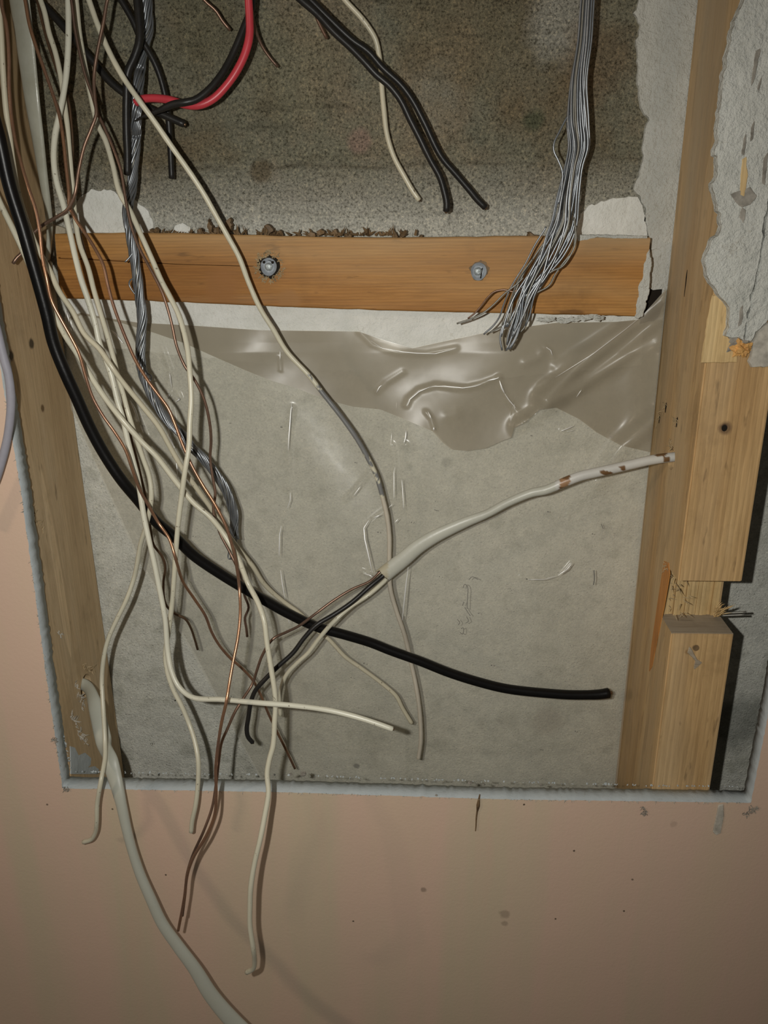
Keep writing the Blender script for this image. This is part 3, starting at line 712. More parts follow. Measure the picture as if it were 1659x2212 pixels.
# ------------------------------------------------------------------ plastic sheet
def ddist(X, Y, line):
    d = np.full(X.shape, 1e9)
    for (x0, y0), (x1, y1) in zip(line, line[1:]):
        vx, vy = x1 - x0, y1 - y0; t = np.clip(((X - x0) * vx + (Y - y0) * vy) / (vx * vx + vy * vy), 0, 1)
        d = np.minimum(d, np.hypot(X - x0 - t * vx, Y - y0 - t * vy))
    return d
CREASES = [  # polyline, half width px, height mm
    ([(631, 880), (622, 960), (628, 1080), (620, 1110), (604, 1150), (603, 1205), (607, 1240), (616, 1295), (626, 1350)], 6, .7),
    ([(846, 960), (855, 1010), (851, 1085), (838, 1100), (800, 1130), (786, 1145), (788, 1170), (797, 1215), (803, 1245)], 6, .8),
    ([(876, 960), (870, 1040), (873, 1110), (884, 1225), (876, 1290), (868, 1348), (872, 1500), (875, 1670)], 6, .8),
    ([(782, 1235), (800, 1243), (822, 1246), (840, 1235)], 5, 1.5),
    ([(1125, 1248), (1180, 1253), (1210, 1245), (1236, 1215)], 5, 1.2),
    ([(240, 715), (258, 730), (272, 752)], 5, 1.5), ([(280, 865), (290, 885), (300, 912), (312, 940)], 6, 1.8), ([(350, 750), (368, 800), (362, 850), (372, 905), (380, 975), (384, 1040)], 5, 1.6),
    ([(145, 665), (150, 700), (160, 740)], 4, 1.5), ([(1225, 1110), (1228, 1130)], 4, .6),
    ([(1437, 640), (1350, 715), (1250, 790), (1180, 860)], 22, 6), ([(1440, 700), (1350, 770), (1230, 850), (1120, 920)], 16, 4), ([(1420, 900), (1345, 965), (1320, 1000), (1290, 1040)], 22, 5),
    ([(370, 855), (385, 848), (390, 862), (378, 868)], 4, 1.2), ([(1215, 930), (1245, 915)], 6, 1.2), ([(745, 1080), (770, 1055), (800, 1020)], 4, .8), ([(1140, 905), (1165, 915)], 7, 1.2)]
CR2 = [([(778, 718), (805, 745), (860, 762), (920, 764), (985, 752)], 6, 1.2), ([(878, 876), (884, 862), (905, 843), (940, 833), (985, 838), (1010, 838), (1040, 830), (1078, 815)], 6, 1.8),
       ([(1078, 815), (1085, 840), (1100, 868), (1122, 895), (1130, 925)], 6, 1.8), ([(815, 845), (835, 825), (870, 803)], 6, 1.0), ([(1178, 748), (1190, 756), (1196, 772)], 4, 1.4), ([(1135, 785), (1165, 772), (1172, 760)], 10, 2.0),
       ([(920, 890), (932, 905), (938, 925)], 5, 1.4), ([(1165, 830), (1178, 820)], 4, 1.0), ([(965, 900), (985, 895)], 12, 1.2), ([(604, 770), (606, 800)], 3, .8), ([(1250, 850), (1262, 835)], 4, .9),
       ([(1430, 650), (1360, 700), (1270, 780), (1170, 860)], 18, 4), ([(1400, 690), (1300, 735), (1200, 790)], 12, 2.5)]
def sheet_Y(X, Y):
    u_ = np.clip((Y - 770) / 600, 0, 1)
    h = 3.2 + 26.0 * u_ * u_ * (3 - 2 * u_) * np.clip((1560 - X) / 400, 0, 1) * (1 - .5 * np.clip((Y - 1330) / 300, 0, 1) ** 2)
    h += 1.6 * np.sin(X * .011 + Y * .004) + 1.0 * np.sin(X * .021 - Y * .013 + 1)
    for line, w, a in CREASES:
        h += a * 1.2 * np.exp(-(ddist(X, Y, line) / w) ** 2)
    # pulled tight against the right stud
    h += 14 * np.exp(-((X - (1450 - (Y - 600) * .1)) / 45) ** 2) * np.clip((1080 - Y) / 300, 0, 1)
    return YB - 3.2 - h * np.clip((Y - 690) / 110 + .35, .35, 1)
TOPL = [(135, 690), (175, 675), (240, 688), (300, 697), (400, 702), (560, 713), (775, 716), (830, 735), (890, 752), (960, 737), (1060, 716), (1200, 697), (1330, 695), (1380, 690), (1437, 626), (1460, 600)]
LEFT = [(600, 135), (876, 150), (1205, 296), (1300, 350), (1420, 420), (1568, 500), (1671, 557), (1760, 600)]
RIGHT = [(0, 1500), (600, 1443), (929, 1410), (1690, 1333), (1800, 1322)]
def grid_sheet(name, top, bottom, left, right, nx, ny, fy, mat, **kw):
    s = np.linspace(0, 1, nx)[None, :]; t = np.linspace(0, 1, ny)[:, None]
    x0 = left[0][1] + (right[1][1] - left[0][1]) * s + 0 * t
    X = x0.copy()
    for _ in range(6):
        tp = np.interp(X, [q[0] for q in top], [q[1] for q in top]); bt = np.interp(X, [q[0] for q in bottom], [q[1] for q in bottom])
        Y = tp + (bt - tp) * t
        lf = np.interp(Y, [q[0] for q in left], [q[1] for q in left]); rt = np.interp(Y, [q[0] for q in right], [q[1] for q in right])
        X = lf + (rt - lf) * s
    D = fy(X, Y)
    dr = AF[None, None, :] + ((X - 829.5) / FPX)[..., None] * AR + ((1106 - Y) / FPX)[..., None] * AU
    pts = CAM + dr * ((D - CAM[1]) / dr[..., 1])[..., None]
    pts[..., 0] = np.clip(pts[..., 0], XL + .4, XR - .4)
    pts = pts.reshape(-1, 3)
    me = bpy.data.meshes.new(name); v = pts * S; v[:, 2] += ZC * S
    idx = np.arange(nx * ny).reshape(ny, nx)
    F = np.stack([idx[:-1, :-1], idx[1:, :-1], idx[1:, 1:], idx[:-1, 1:]], -1).reshape(-1, 4)
    me.from_pydata(v.tolist(), [], F.tolist()); me.shade_smooth()
    return link_mesh(name, me, MT[mat], **kw)
sheet = grid_sheet('plastic_sheet', TOPL, [(0, 1745), (1659, 1770)], LEFT, RIGHT, 400, 330, sheet_Y, 'film', label='clear plastic sheet hanging loose over the concrete, top edge folded down', cat='plastic sheet')
FLAPB = [(135, 700), (175, 680), (260, 697), (330, 718), (400, 742), (450, 765), (530, 800), (585, 822), (640, 838), (700, 862), (760, 878), (820, 884), (880, 908), (935, 932), (955, 955), (975, 971), (1010, 974), (1050, 968), (1085, 952), (1105, 945), (1109, 925), (1135, 912),
         (1165, 885), (1200, 880), (1250, 905), (1290, 935), (1340, 962), (1400, 976), (1440, 985)]
def flap_Y(X, Y):
    h = 2.2 + 2.6 * np.clip((Y - 740) / 220, 0, 1)
    h += .8 * np.sin(X * .02 + Y * .03)
    for line, w, a in CR2: h += .55 * a * np.exp(-(ddist(X, Y, line) / w) ** 2)
    return sheet_Y(X, Y) - h
TOPF = [(a, b + .5) for a, b in TOPL]
grid_sheet('folded_flap', TOPF, FLAPB, [(600, 150), (1100, 150)], [(0, 1500), (600, 1441), (929, 1408), (1690, 1331)], 330, 80, flap_Y, 'film_fold', parent=sheet, label='folded-over top of the sheet with a torn lower edge')

def fold(line, r, fY, prof=None, off=.15):  # thin pale tube along a crease, painting in its highlight
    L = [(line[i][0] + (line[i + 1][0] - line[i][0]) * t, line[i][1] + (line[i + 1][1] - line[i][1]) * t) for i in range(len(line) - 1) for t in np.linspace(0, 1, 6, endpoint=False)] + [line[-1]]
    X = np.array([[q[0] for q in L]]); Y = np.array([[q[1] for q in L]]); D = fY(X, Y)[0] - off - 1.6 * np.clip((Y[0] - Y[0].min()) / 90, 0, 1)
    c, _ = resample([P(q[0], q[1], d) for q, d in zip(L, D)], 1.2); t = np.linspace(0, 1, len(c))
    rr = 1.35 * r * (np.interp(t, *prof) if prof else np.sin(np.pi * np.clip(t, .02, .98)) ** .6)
    V, F, _ = tube_data(c, rr, 6); mesh_from('fold_highlight', V, F, MT['highlight'], True, parent=sheet)
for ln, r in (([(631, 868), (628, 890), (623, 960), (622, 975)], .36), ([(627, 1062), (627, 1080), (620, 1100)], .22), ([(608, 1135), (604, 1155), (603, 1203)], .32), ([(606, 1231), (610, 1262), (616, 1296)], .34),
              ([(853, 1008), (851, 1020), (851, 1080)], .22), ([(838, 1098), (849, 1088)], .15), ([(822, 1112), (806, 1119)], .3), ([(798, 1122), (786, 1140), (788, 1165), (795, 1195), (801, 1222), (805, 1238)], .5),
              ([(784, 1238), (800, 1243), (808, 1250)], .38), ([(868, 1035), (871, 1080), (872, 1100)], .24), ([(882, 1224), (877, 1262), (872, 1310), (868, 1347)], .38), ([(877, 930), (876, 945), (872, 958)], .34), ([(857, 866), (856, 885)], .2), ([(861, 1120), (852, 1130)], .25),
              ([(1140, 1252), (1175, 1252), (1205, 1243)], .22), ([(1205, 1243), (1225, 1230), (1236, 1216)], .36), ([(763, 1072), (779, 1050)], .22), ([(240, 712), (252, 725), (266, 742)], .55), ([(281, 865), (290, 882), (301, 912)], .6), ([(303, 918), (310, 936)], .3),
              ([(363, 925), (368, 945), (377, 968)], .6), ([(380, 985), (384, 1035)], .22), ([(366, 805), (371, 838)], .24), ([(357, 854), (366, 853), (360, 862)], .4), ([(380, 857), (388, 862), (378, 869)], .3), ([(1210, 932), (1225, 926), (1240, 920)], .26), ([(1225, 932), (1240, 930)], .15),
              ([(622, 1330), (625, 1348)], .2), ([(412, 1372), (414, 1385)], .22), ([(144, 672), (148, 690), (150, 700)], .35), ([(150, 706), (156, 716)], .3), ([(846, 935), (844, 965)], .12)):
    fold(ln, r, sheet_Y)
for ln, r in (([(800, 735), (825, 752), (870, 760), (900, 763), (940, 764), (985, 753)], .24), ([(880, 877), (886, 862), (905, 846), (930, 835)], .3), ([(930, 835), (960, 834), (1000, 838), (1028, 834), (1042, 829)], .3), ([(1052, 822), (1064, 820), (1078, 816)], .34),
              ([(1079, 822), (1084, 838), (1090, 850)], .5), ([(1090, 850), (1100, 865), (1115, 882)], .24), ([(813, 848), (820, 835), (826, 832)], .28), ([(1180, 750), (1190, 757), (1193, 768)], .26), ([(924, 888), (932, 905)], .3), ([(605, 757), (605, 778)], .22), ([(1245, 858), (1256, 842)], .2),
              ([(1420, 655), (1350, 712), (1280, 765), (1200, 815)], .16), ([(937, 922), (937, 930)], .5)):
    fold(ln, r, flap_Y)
# dust and hair caught behind the sheet
for k, ln in enumerate(([(1283, 1232), (1284, 1250), (1282, 1263)], [(1299, 1132), (1303, 1142)], [(1000, 1270), (1004, 1262), (1010, 1268), (1010, 1290), (1009, 1315)], [(1002, 1300), (999, 1308)], [(1004, 1312), (1012, 1325), (1016, 1330)], [(988, 1338), (993, 1345), (990, 1350)], [(1008, 1332), (1012, 1342), (1006, 1346)], [(996, 1358), (1001, 1356), (999, 1370), (994, 1366)], [(1013, 1252), (1020, 1246), (1033, 1252)], [(938, 1101), (944, 1103)], [(888, 1130), (890, 1127)])):
    c, _ = resample([P(x, y, float(sheet_Y(np.array([[x]]), np.array([[y]]))[0, 0]) + .8) for x, y in ln], .8)
    V, F, _ = tube_data(c, .42 if k in (0,) else .25, 5); mesh_from('dust_fibre', V, F, MT['hole'], parent=sheet, label='dark dust fibre')
random.seed(77)
for k in range(46):
    x, y = random.uniform(300, 1330), random.uniform(850, 1640)
    lump('dust_speck', P(x, y, float(sheet_Y(np.array([[x]]), np.array([[y]]))[0, 0]) + .6), *( [random.uniform(.25, .6)] * 3), 'hole', k, sheet, .8, None, 4, 6)

# ------------------------------------------------------------------ wires
# points are (pixel x, pixel y[, depth Y in mm]); they start at the top plate unless they come out of something else
wire('cable', [(-10, 270, 2), (-2, 300), (20, 400, 4), (48, 489), (66, 552, 6), (84, 615), (101, 678), (116, 742), (142, 808, 10), (165, 858), (192, 919), (223, 977), (261, 1035, 18), (299, 1081), (337, 1127), (380, 1163, 30), (418, 1200), (481, 1243),
     (522, 1268), (570, 1296, 46), (620, 1324), (684, 1354), (747, 1372), (800, 1388, 60), (843, 1405), (907, 1428), (970, 1453), (1033, 1473), (1096, 1488, 66), (1200, 1499), (1238, 1501), (1295, 1500), (1315, 1497, 70)], 6.9, 'black',
     'thick glossy black cable sweeping from the left edge to the lower right', cat='cable', up=20, seg=16, core='copper_dark', rr=[(0, 1), (.985, 1), (1, 1.12)])
A_ = wire('electrical_wire', [(-2, 20, 30), (2, 76), (6, 150), (12, 230), (20, 290), (28, 350), (38, 410, 26), (55, 470), (78, 530), (109, 587, 18), (127, 628), (157, 673), (182, 721), (215, 754), (243, 795, 8), (261, 820), (304, 873), (342, 921), (367, 965), (395, 1013, 24), (420, 1048),
     (456, 1099), (490, 1150, 44), (519, 1190), (545, 1222), (570, 1261), (608, 1296, 62), (646, 1324), (691, 1367, 67), (709, 1380), (747, 1420), (780, 1443), (831, 1481), (856, 1504), (869, 1529), (889, 1562, 67)], 3.0, 'cream_old',
     'yellowed cream wire passing twice under the thick black cable, blunt tip right of centre', up=True, core='copper_dark')
wire('electrical_wire', [(-14, 405, 28), (0, 438), (25, 489), (43, 527, 24), (80, 610), (127, 699, 20), (142, 727), (165, 762), (190, 803, 14), (228, 861), (266, 909, 8), (304, 952), (337, 985), (380, 1040, 12), (418, 1086), (456, 1119), (481, 1150, 12), (500, 1180), (514, 1205), (524, 1230), (537, 1263, 6),
     (557, 1301), (570, 1339, -6), (577, 1390), (585, 1440), (593, 1491, -18), (595, 1525), (593, 1560), (590, 1610, -28), (582, 1640), (577, 1671, -34), (580, 1712), (572, 1762), (562, 1813, -52), (550, 1864), (542, 1914, -60), (540, 1954), (540, 1999), (547, 2048, -64), (550, 2075), (547, 2092), (533, 2100, -52)], 3.3, 'cream',
     'longest cream wire, hooked at its end lowest on the beige wall', up=34, core='copper_dark')
wire('electrical_wire', [(84, -10, 72), (96, 25), (106, 71), (119, 111), (130, 160, 62), (138, 215), (145, 270), (150, 330), (156, 400), (162, 468, 46), (172, 527), (190, 577), (203, 628), (218, 678), (233, 729), (248, 785, 26), (256, 820), (266, 851), (278, 896, 18), (296, 952), (309, 990), (322, 1028),
     (327, 1066, 20), (324, 1100), (314, 1142), (304, 1175), (296, 1220), (289, 1251, 34), (273, 1296), (253, 1337), (235, 1377), (225, 1415), (220, 1466, 22), (223, 1529), (227, 1605, 2), (227, 1636), (218, 1687, -18), (210, 1737), (209, 1775, -20), (206, 1798), (197, 1813), (180, 1819, -14)], 3.0, 'cream',
     'cream wire whose tip curls left below the opening, left of the thick pale flat cable', up=True)
wire('electrical_wire', [(147, -5, 62), (148, 76), (144, 152), (137, 203, 52), (127, 253), (119, 291), (116, 342), (122, 392, 38), (137, 443), (149, 494), (162, 552), (175, 603, 26), (192, 653), (205, 696), (215, 742), (230, 780), (241, 812, 18), (253, 863), (266, 906), (276, 952), (286, 990), (296, 1028, 13),
     (304, 1073), (311, 1116), (322, 1167, 6), (332, 1210), (347, 1284), (357, 1339), (362, 1403, -4), (370, 1448), (387, 1484), (415, 1506, -16), (481, 1511), (557, 1518, -30), (633, 1524), (709, 1534), (760, 1546), (800, 1558), (848, 1575, -40)], 3.35, 'cream2',
     'cream wire turning at lower left and running level to a bright split tip', up=True, core='copper_dark')
wire('electrical_wire', [(164, -5, 74), (172, 76), (183, 140), (195, 203), (210, 266, 64), (228, 304), (243, 354), (258, 415, 48), (281, 456), (304, 506), (327, 557), (347, 603, 34), (367, 641), (385, 678), (397, 716), (405, 754), (410, 805, 12), (413, 863), (410, 914), (408, 965), (400, 1015, 0), (393, 1066), (385, 1129),
     (380, 1190, 4), (376, 1250), (371, 1310), (363, 1370), (357, 1415, 8), (362, 1453), (375, 1491), (392, 1524), (408, 1562, 0), (420, 1598), (428, 1641, -12), (428, 1687), (423, 1737, -18), (415, 1775), (413, 1797, -18)], 3.1, 'cream',
     'cream wire ending in a broken tip just below the opening, left of the copper pair', up=True, core='cream_old')
# Q: long cream wire with grey smears
qp = [(188, -10, 60), (192, 0), (210, 51), (233, 106), (263, 162), (299, 215, 46), (329, 256), (367, 311), (420, 387), (441, 420), (464, 461), (491, 509, 56), (517, 557), (537, 610), (562, 666), (590, 711), (620, 760, 66), (669, 813), (696, 848), (734, 896), (767, 942), (792, 985, 65), (813, 1028), (826, 1073), (836, 1116), (841, 1160),
      (841, 1205, 61), (843, 1271), (856, 1319), (874, 1372), (886, 1423, 62), (899, 1484), (907, 1542), (909, 1600), (904, 1638, 64)]
Q = wire('electrical_wire', qp, 3.1, 'stained', 'cream wire crossing from upper left to lower middle with dark grey smears', up=True, step=1.0, seg=12, core='cream_old')
def paint(o, seg, fn, marks):
    me = o.data; at = me.color_attributes.new('stain', 'FLOAT_COLOR', 'POINT'); co = np.zeros(len(me.vertices) * 3); me.vertices.foreach_get('co', co); co = co.reshape(-1, 3)
    out = np.ones((len(co), 4))
    for i, p in enumerate(co):
        q = np.array([p[0] / S, p[1] / S, p[2] / S - ZC]); d = q - CAM; z = d @ AF
        px, py = 829.5 + (d @ AR) / z * FPX, 1106 - (d @ AU) / z * FPX
        out[i, :3] = fn(px, py, q)
    at.data.foreach_set('color', out.ravel())
def qcol(px, py, q):
    n_ = noise.noise(Vector(q * .25)) + .5 * noise.noise(Vector(q * .8))
    base = np.array([.60, .565, .43]); g = np.array([.19, .19, .185])
    m = 0
    if 838 + n_ * 10 < py < 985 + n_ * 14: m = 1
    if 808 < py < 838 and n_ > -.15 and px > 660 + (py - 808) * .75 + 3: m = 1
    if 985 < py < 1074 and n_ > .05: m = 1
    if 1035 < py < 1072 and n_ > -.3: m = 1
    if py > 1074: base = np.array([.52, .47, .38])
    return g if m else base
paint(Q, 12, qcol, None)
K = wire('electrical_wire', [(735, -15, 84), (745, 0), (780, 38), (798, 62), (811, 85), (818, 114, 88), (822, 145), (824, 180), (829, 235), (836, 291), (851, 339), (874, 382), (890, 410), (905, 432, 86)], 3.1, 'cream_old',
     'short cream wire hanging against the concrete beside the paired black wires', up=True, core='copper_dark')
wire('electrical_wire', [(650, -20, 72), (671, 0), (709, 38), (760, 86), (795, 111, 76), (826, 146), (866, 183), (891, 217), (917, 266), (942, 319), (957, 344), (983, 374), (1018, 415), (1030, 430), (1048, 448, 84)], 4.0, 'black_matt',
     'black wire of the upper pair that bends out to the right', up=True, core='copper_dark')
wire('electrical_wire', [(628, -20, 66), (653, 2), (684, 29), (722, 70), (760, 105), (790, 136, 68), (812, 160), (843, 187), (866, 217), (886, 258), (907, 299), (929, 344), (950, 382), (960, 415), (965, 440), (964, 456, 76)], 4.1, 'black_matt',
     'black wire of the upper pair that hangs straight down at its tip', up=True, core='copper_dark')
wire('electrical_wire', [(536, -20, 62), (537, 0), (539, 38), (539, 76), (530, 114), (512, 152), (489, 185), (461, 213), (431, 227, 58), (400, 226), (367, 216), (329, 212), (304, 215), (293, 222, 62)], 4.4, 'red',
     'red wire curving down to the left across the black one', up=True, seg=14)
wire('electrical_wire', [(545, -20, 70), (545, 0), (541, 25), (530, 52), (519, 80), (501, 121, 64), (481, 157), (453, 192), (423, 215), (400, 221, 53), (375, 225), (349, 236), (324, 246), (303, 254), (290, 262, 55)], 4.0, 'black_matt',
     'black wire curving beside the red wire to a pointed tip', up=True, rr=[(0, 1), (.95, 1), (1, .15)])
wire('electrical_wire', [(60, -20, 80), (84, 2), (109, 27), (137, 58), (182, 111, 72), (213, 147), (233, 172), (268, 202), (299, 222), (327, 236), (359, 251), (397, 268, 76)], 4.2, 'black_matt',
     'black wire slanting right behind cream ones, its cut end under the red wire', up=True, core='copper_dark')
wire('electrical_wire', [(295, -10, 66), (298, 20), (301, 51), (301, 89), (291, 122), (276, 157, 62), (273, 215), (273, 278), (275, 330), (275, 377, 68)], 4.4, 'black_matt',
     'black wire lying in front of the twisted aluminium cable, blunt at its lower end', up=True)
wire('electrical_wire', [(248, -20, 74), (261, 0), (286, 43), (304, 84, 76), (319, 108), (337, 142), (352, 187), (362, 241), (367, 304), (371, 385, 84)], 3.6, 'black_matt',
     'thin black wire hanging to the right of the twisted aluminium cable', up=True)
wire('electrical_wire', [(-45, 560, -12), (-20, 660), (0, 740), (10, 780), (18, 810), (23, 850), (23, 889), (17, 939), (9, 977), (-4, 1022), (-25, 1080, -8), (-50, 1140)], 4.7, 'lavender',
     'lavender grey cable curving in and out at the left picture edge', cat='cable', up=20, seg=14)

# bare copper
wire('copper_wire', [(2, -10, 22), (5, 20), (13, 51), (19, 114), (20, 190), (25, 253, 12), (33, 304), (46, 354), (63, 410, 2), (78, 456), (86, 501), (91, 552), (101, 603, -4), (111, 648), (132, 690), (152, 726), (170, 762), (184, 810, -2), (200, 858), (223, 899), (248, 934), (271, 972), (286, 1015, 0), (301, 1056),
     (319, 1089), (342, 1129, 6), (365, 1163), (380, 1209, 0), (395, 1256), (420, 1294, 24), (443, 1329), (458, 1367), (476, 1397), (499, 1423), (522, 1443, 40), (545, 1468), (562, 1499), (580, 1542), (598, 1580), (618, 1620), (637, 1660, 64)], 1.85, 'copper',
     'bare copper wire over the thick black cable, ending low behind the ledge', up=True, seg=8)
wire('copper_wire', [(50, -15, 50), (54, 0), (63, 51), (78, 101), (96, 152), (114, 203, 44), (129, 253), (137, 304), (142, 354), (149, 420), (149, 443), (162, 471, 30), (182, 501), (205, 537), (223, 572), (233, 615), (243, 653), (256, 691), (273, 734), (291, 775), (318, 820, 12), (340, 850), (362, 880), (377, 914),
     (393, 957, 8), (413, 1003), (438, 1048), (464, 1089), (486, 1132, 2), (499, 1170), (509, 1210), (517, 1270, 0), (519, 1327), (514, 1377), (504, 1428), (496, 1473), (489, 1516, -38), (479, 1559), (471, 1610), (466, 1660, -42), (467, 1717), (463, 1763), (446, 1805), (418, 1852, -48), (405, 1889), (398, 1940), (385, 2010, -46)], 1.95, 'copper',
     'longest bare copper wire, running the full height, lowest copper tip on the beige wall', up=True, seg=8)
wire('copper_wire', [(152, -10, 56), (154, 0), (162, 63), (172, 114), (185, 165), (200, 208, 52), (211, 245), (224, 272), (243, 316), (261, 367), (268, 410), (276, 456, 40), (286, 496), (303, 540), (330, 590), (349, 628), (362, 666), (372, 704), (382, 749), (400, 792, 24), (420, 820), (441, 863), (453, 914), (456, 952), (454, 990, 30),
     (459, 1028), (465, 1066), (461, 1104, 28), (474, 1149), (495, 1190), (512, 1225, 22), (522, 1251), (529, 1289, 58), (537, 1312), (529, 1335), (532, 1357), (534, 1375, 60)], 1.75, 'copper_dull',
     'bare copper wire beside the bowing cream wire, tip hooked just under the black cable', up=True, seg=8)
wire('copper_wire', [(236, -10, 40), (232, 0), (223, 51), (210, 114), (203, 165, 36), (205, 215), (208, 246), (197, 278), (182, 316), (170, 367), (163, 413, 26), (157, 433), (144, 455), (122, 469), (96, 484, 28), (71, 505), (58, 528), (46, 548, 26), (36, 557), (28, 569, 24)], 1.95, 'copper_dull',
     'brown copper wire zigzagging over the others and cut off at the left stud', up=True, seg=8)
wire('copper_wire', [(76, -10, 76), (80, 0), (92, 50), (106, 100), (126, 160), (142, 200, 66), (149, 223), (154, 266), (157, 304), (157, 354), (157, 410, 56), (161, 450), (172, 500), (187, 560), (202, 620, 44), (219, 690), (236, 750), (248, 800), (262, 850), (271, 889, 32), (282, 940), (295, 990), (307, 1040), (318, 1090), (325, 1140), (332, 1177, 36), (349, 1200), (357, 1222),
     (353, 1260), (358, 1305), (375, 1324), (400, 1337), (412, 1356), (421, 1382), (427, 1403, 56)], 1.7, 'copper_dark',
     'dark thin copper wire hidden behind cream wires, wavy tail near the lower left', up=True, seg=8)
wire('copper_wire', [(430, -20, 76), (441, 0), (466, 23), (481, 46), (497, 65, 84)], 1.9, 'copper_dull', 'short copper stub at the top, left of the red wire', up=True, seg=8)
wire('copper_wire', [(540, -20, 72), (541, 10), (546, 38), (555, 73), (567, 101), (585, 127), (600, 144, 86)], 1.8, 'copper_dull', 'short copper stub at the top, right of the red wire', up=True, seg=8)
wire('copper_wire', [(672, -20, 76), (678, 10), (684, 38), (694, 60), (706, 83, 86)], 1.9, 'copper_dull', 'short copper stub under the paired black wires at the top', up=True, seg=8)

# stranded aluminium cables
cen = [(317, -10, 82), (318, 25), (320, 60), (314, 90), (306, 122), (301, 165), (296, 230, 72), (293, 300), (289, 350), (285, 400), (276, 455), (281, 501, 62), (290, 552), (297, 603), (302, 641), (307, 684, 62), (305, 729), (303, 762), (307, 800), (326, 851, 58), (349, 891), (372, 919), (395, 941), (415, 967), (434, 985, 52), (458, 1013), (481, 1046),
       (496, 1078), (506, 1116), (505, 1149), (508, 1170, 54)]
cab = empty('stranded_cable', cen[0], 'twisted grey aluminium stranded cable winding down behind the cream wires on the left', 'cable')
c, par = resample(path3(cen, True), 1.6); c = lay(c, 3.2); T, N, B = frames(c)
s_ = np.arange(len(c)) * 1.6
for k in range(11):
    a0 = 2 * math.pi * k / 11; ang = a0 + s_ / 62 * 2 * math.pi + .25 * np.sin(s_ * .03 + k); rad = 2.45 + .18 * np.sin(s_ * .05 + k * 2.1)
    cc = c + N * (np.cos(ang) * rad)[:, None] + B * (np.sin(ang) * rad)[:, None]
    cc = cc[:len(cc) - int(abs(noise.noise(Vector((k * 3.3, 0, 0)))) * 8)]
    V, F, _ = tube_data(cc, .68, 6); mesh_from('strand', V, F, MT['alu'], True, parent=cab)
V, F, _ = tube_data(c[:-3], 1.75, 8); mesh_from('strand_core', V, F, MT['alu_dull'], True, parent=cab, label='inner strands seen between the outer ones')
for k, pts in enumerate(([(507, 1160, 54), (502, 1178), (495, 1190), (493, 1205), (497, 1208), (500, 1200, 50)], [(506, 1165, 53), (500, 1182), (498, 1198), (501, 1209, 50)], [(510, 1165, 55), (505, 1180), (503, 1200), (499, 1207, 50)],
                         [(310, 790, 56), (318, 806), (327, 812), (325, 822), (316, 815, 54)], [(291, 600, 60), (281, 606), (279, 614), (284, 625), (292, 636, 60)], [(288, 545, 60), (278, 558), (270, 566, 58)])):
    wire('loose_strand', pts, 1.0, 'alu', None, cat=None, seg=6, parent=cab, step=1)

cab2 = empty('stranded_cable', (0, 0, 0), 'loose fan of grey aluminium strands hanging at the upper right over the batten', 'cable')
EY = [-30, 0, 87, 173, 260, 318, 361, 433, 479, 510, 554, 597, 640, 684, 727, 765]
EL = [1256, 1252, 1245, 1230, 1222, 1226, 1218, 1197, 1184, 1166, 1142, 1122, 1104, 1090, 1076, 1082]
ER = [1290, 1287, 1281, 1270, 1274, 1275, 1262, 1254, 1250, 1242, 1224, 1196, 1164, 1146, 1124, 1096]
random.seed(21)
lay(resample(path3([((l + r) / 2, y, 62) for y, l, r in zip(EY, EL, ER)], True), 3)[0], 5.5, False)
for k in range(28):
    rr_ = math.sqrt((k + .5) / 28); a0 = k * 2.399; yend = random.uniform(690, 757); tw = random.uniform(.7, 1.5); ph = random.uniform(0, 6)
    pts = []
    for y in [q for q in EY if q < yend - 12] + [yend]:
        l, r = np.interp(y, EY, EL), np.interp(y, EY, ER)
        spread = np.clip((y - 430) / 200, 0, 1)
        a = a0 + tw * max(0, y - 60) / 300
        u = rr_ * math.cos(a) + spread * .28 * math.sin(y * .021 + ph); w_ = rr_ * math.sin(a)
        cx = (l + r) / 2; hw = max(4, (r - l) / 2 - 2)
        depth = 62 + w_ * 5.0 + (y > 500) * 0
        u = max(-1.05, min(1.05, u))
        pts.append((cx + u * hw, y, min(depth, 73)))
    wire('strand', pts, 1.32, 'alu' if k % 4 else 'alu_dull', None, cat=None, up=True, seg=6, parent=cab2, step=2.2)
for pts, mt in (([(1250, 200, 62), (1236, 235), (1222, 258), (1208, 285), (1197, 308), (1196, 325), (1206, 347), (1215, 372), (1214, 400), (1206, 440, 60)], 'alu'),
                ([(1125, 622, 62), (1110, 630), (1090, 626), (1068, 630), (1053, 643), (1040, 660), (1025, 677), (1011, 688, 68)], 'copper_dull'),
                ([(1130, 600, 60), (1116, 614), (1090, 634), (1064, 660), (1042, 677), (1014, 690), (987, 699, 66)], 'alu_dull'),
                ([(1180, 490, 58), (1155, 530), (1134, 571), (1112, 606), (1099, 630), (1088, 658), (1079, 684), (1066, 703), (1045, 722, 68)], 'alu'),
                ([(1150, 560, 58), (1122, 600), (1106, 640), (1096, 672), (1090, 700), (1070, 712), (1058, 718, 68)], 'alu_dull'),
                ([(1244, 488, 60), (1242, 510), (1238, 540), (1216, 569), (1199, 593), (1186, 617), (1155, 636), (1146, 655), (1140, 673), (1134, 705), (1120, 720), (1106, 726, 68)], 'alu_dull'),
                ([(1240, 470, 60), (1244, 520), (1232, 552), (1214, 576), (1194, 585), (1176, 598, 62)], 'alu_dull')):
    wire('loose_strand', pts, 1.15, mt, None, cat=None, seg=6, parent=cab2, step=1.5)

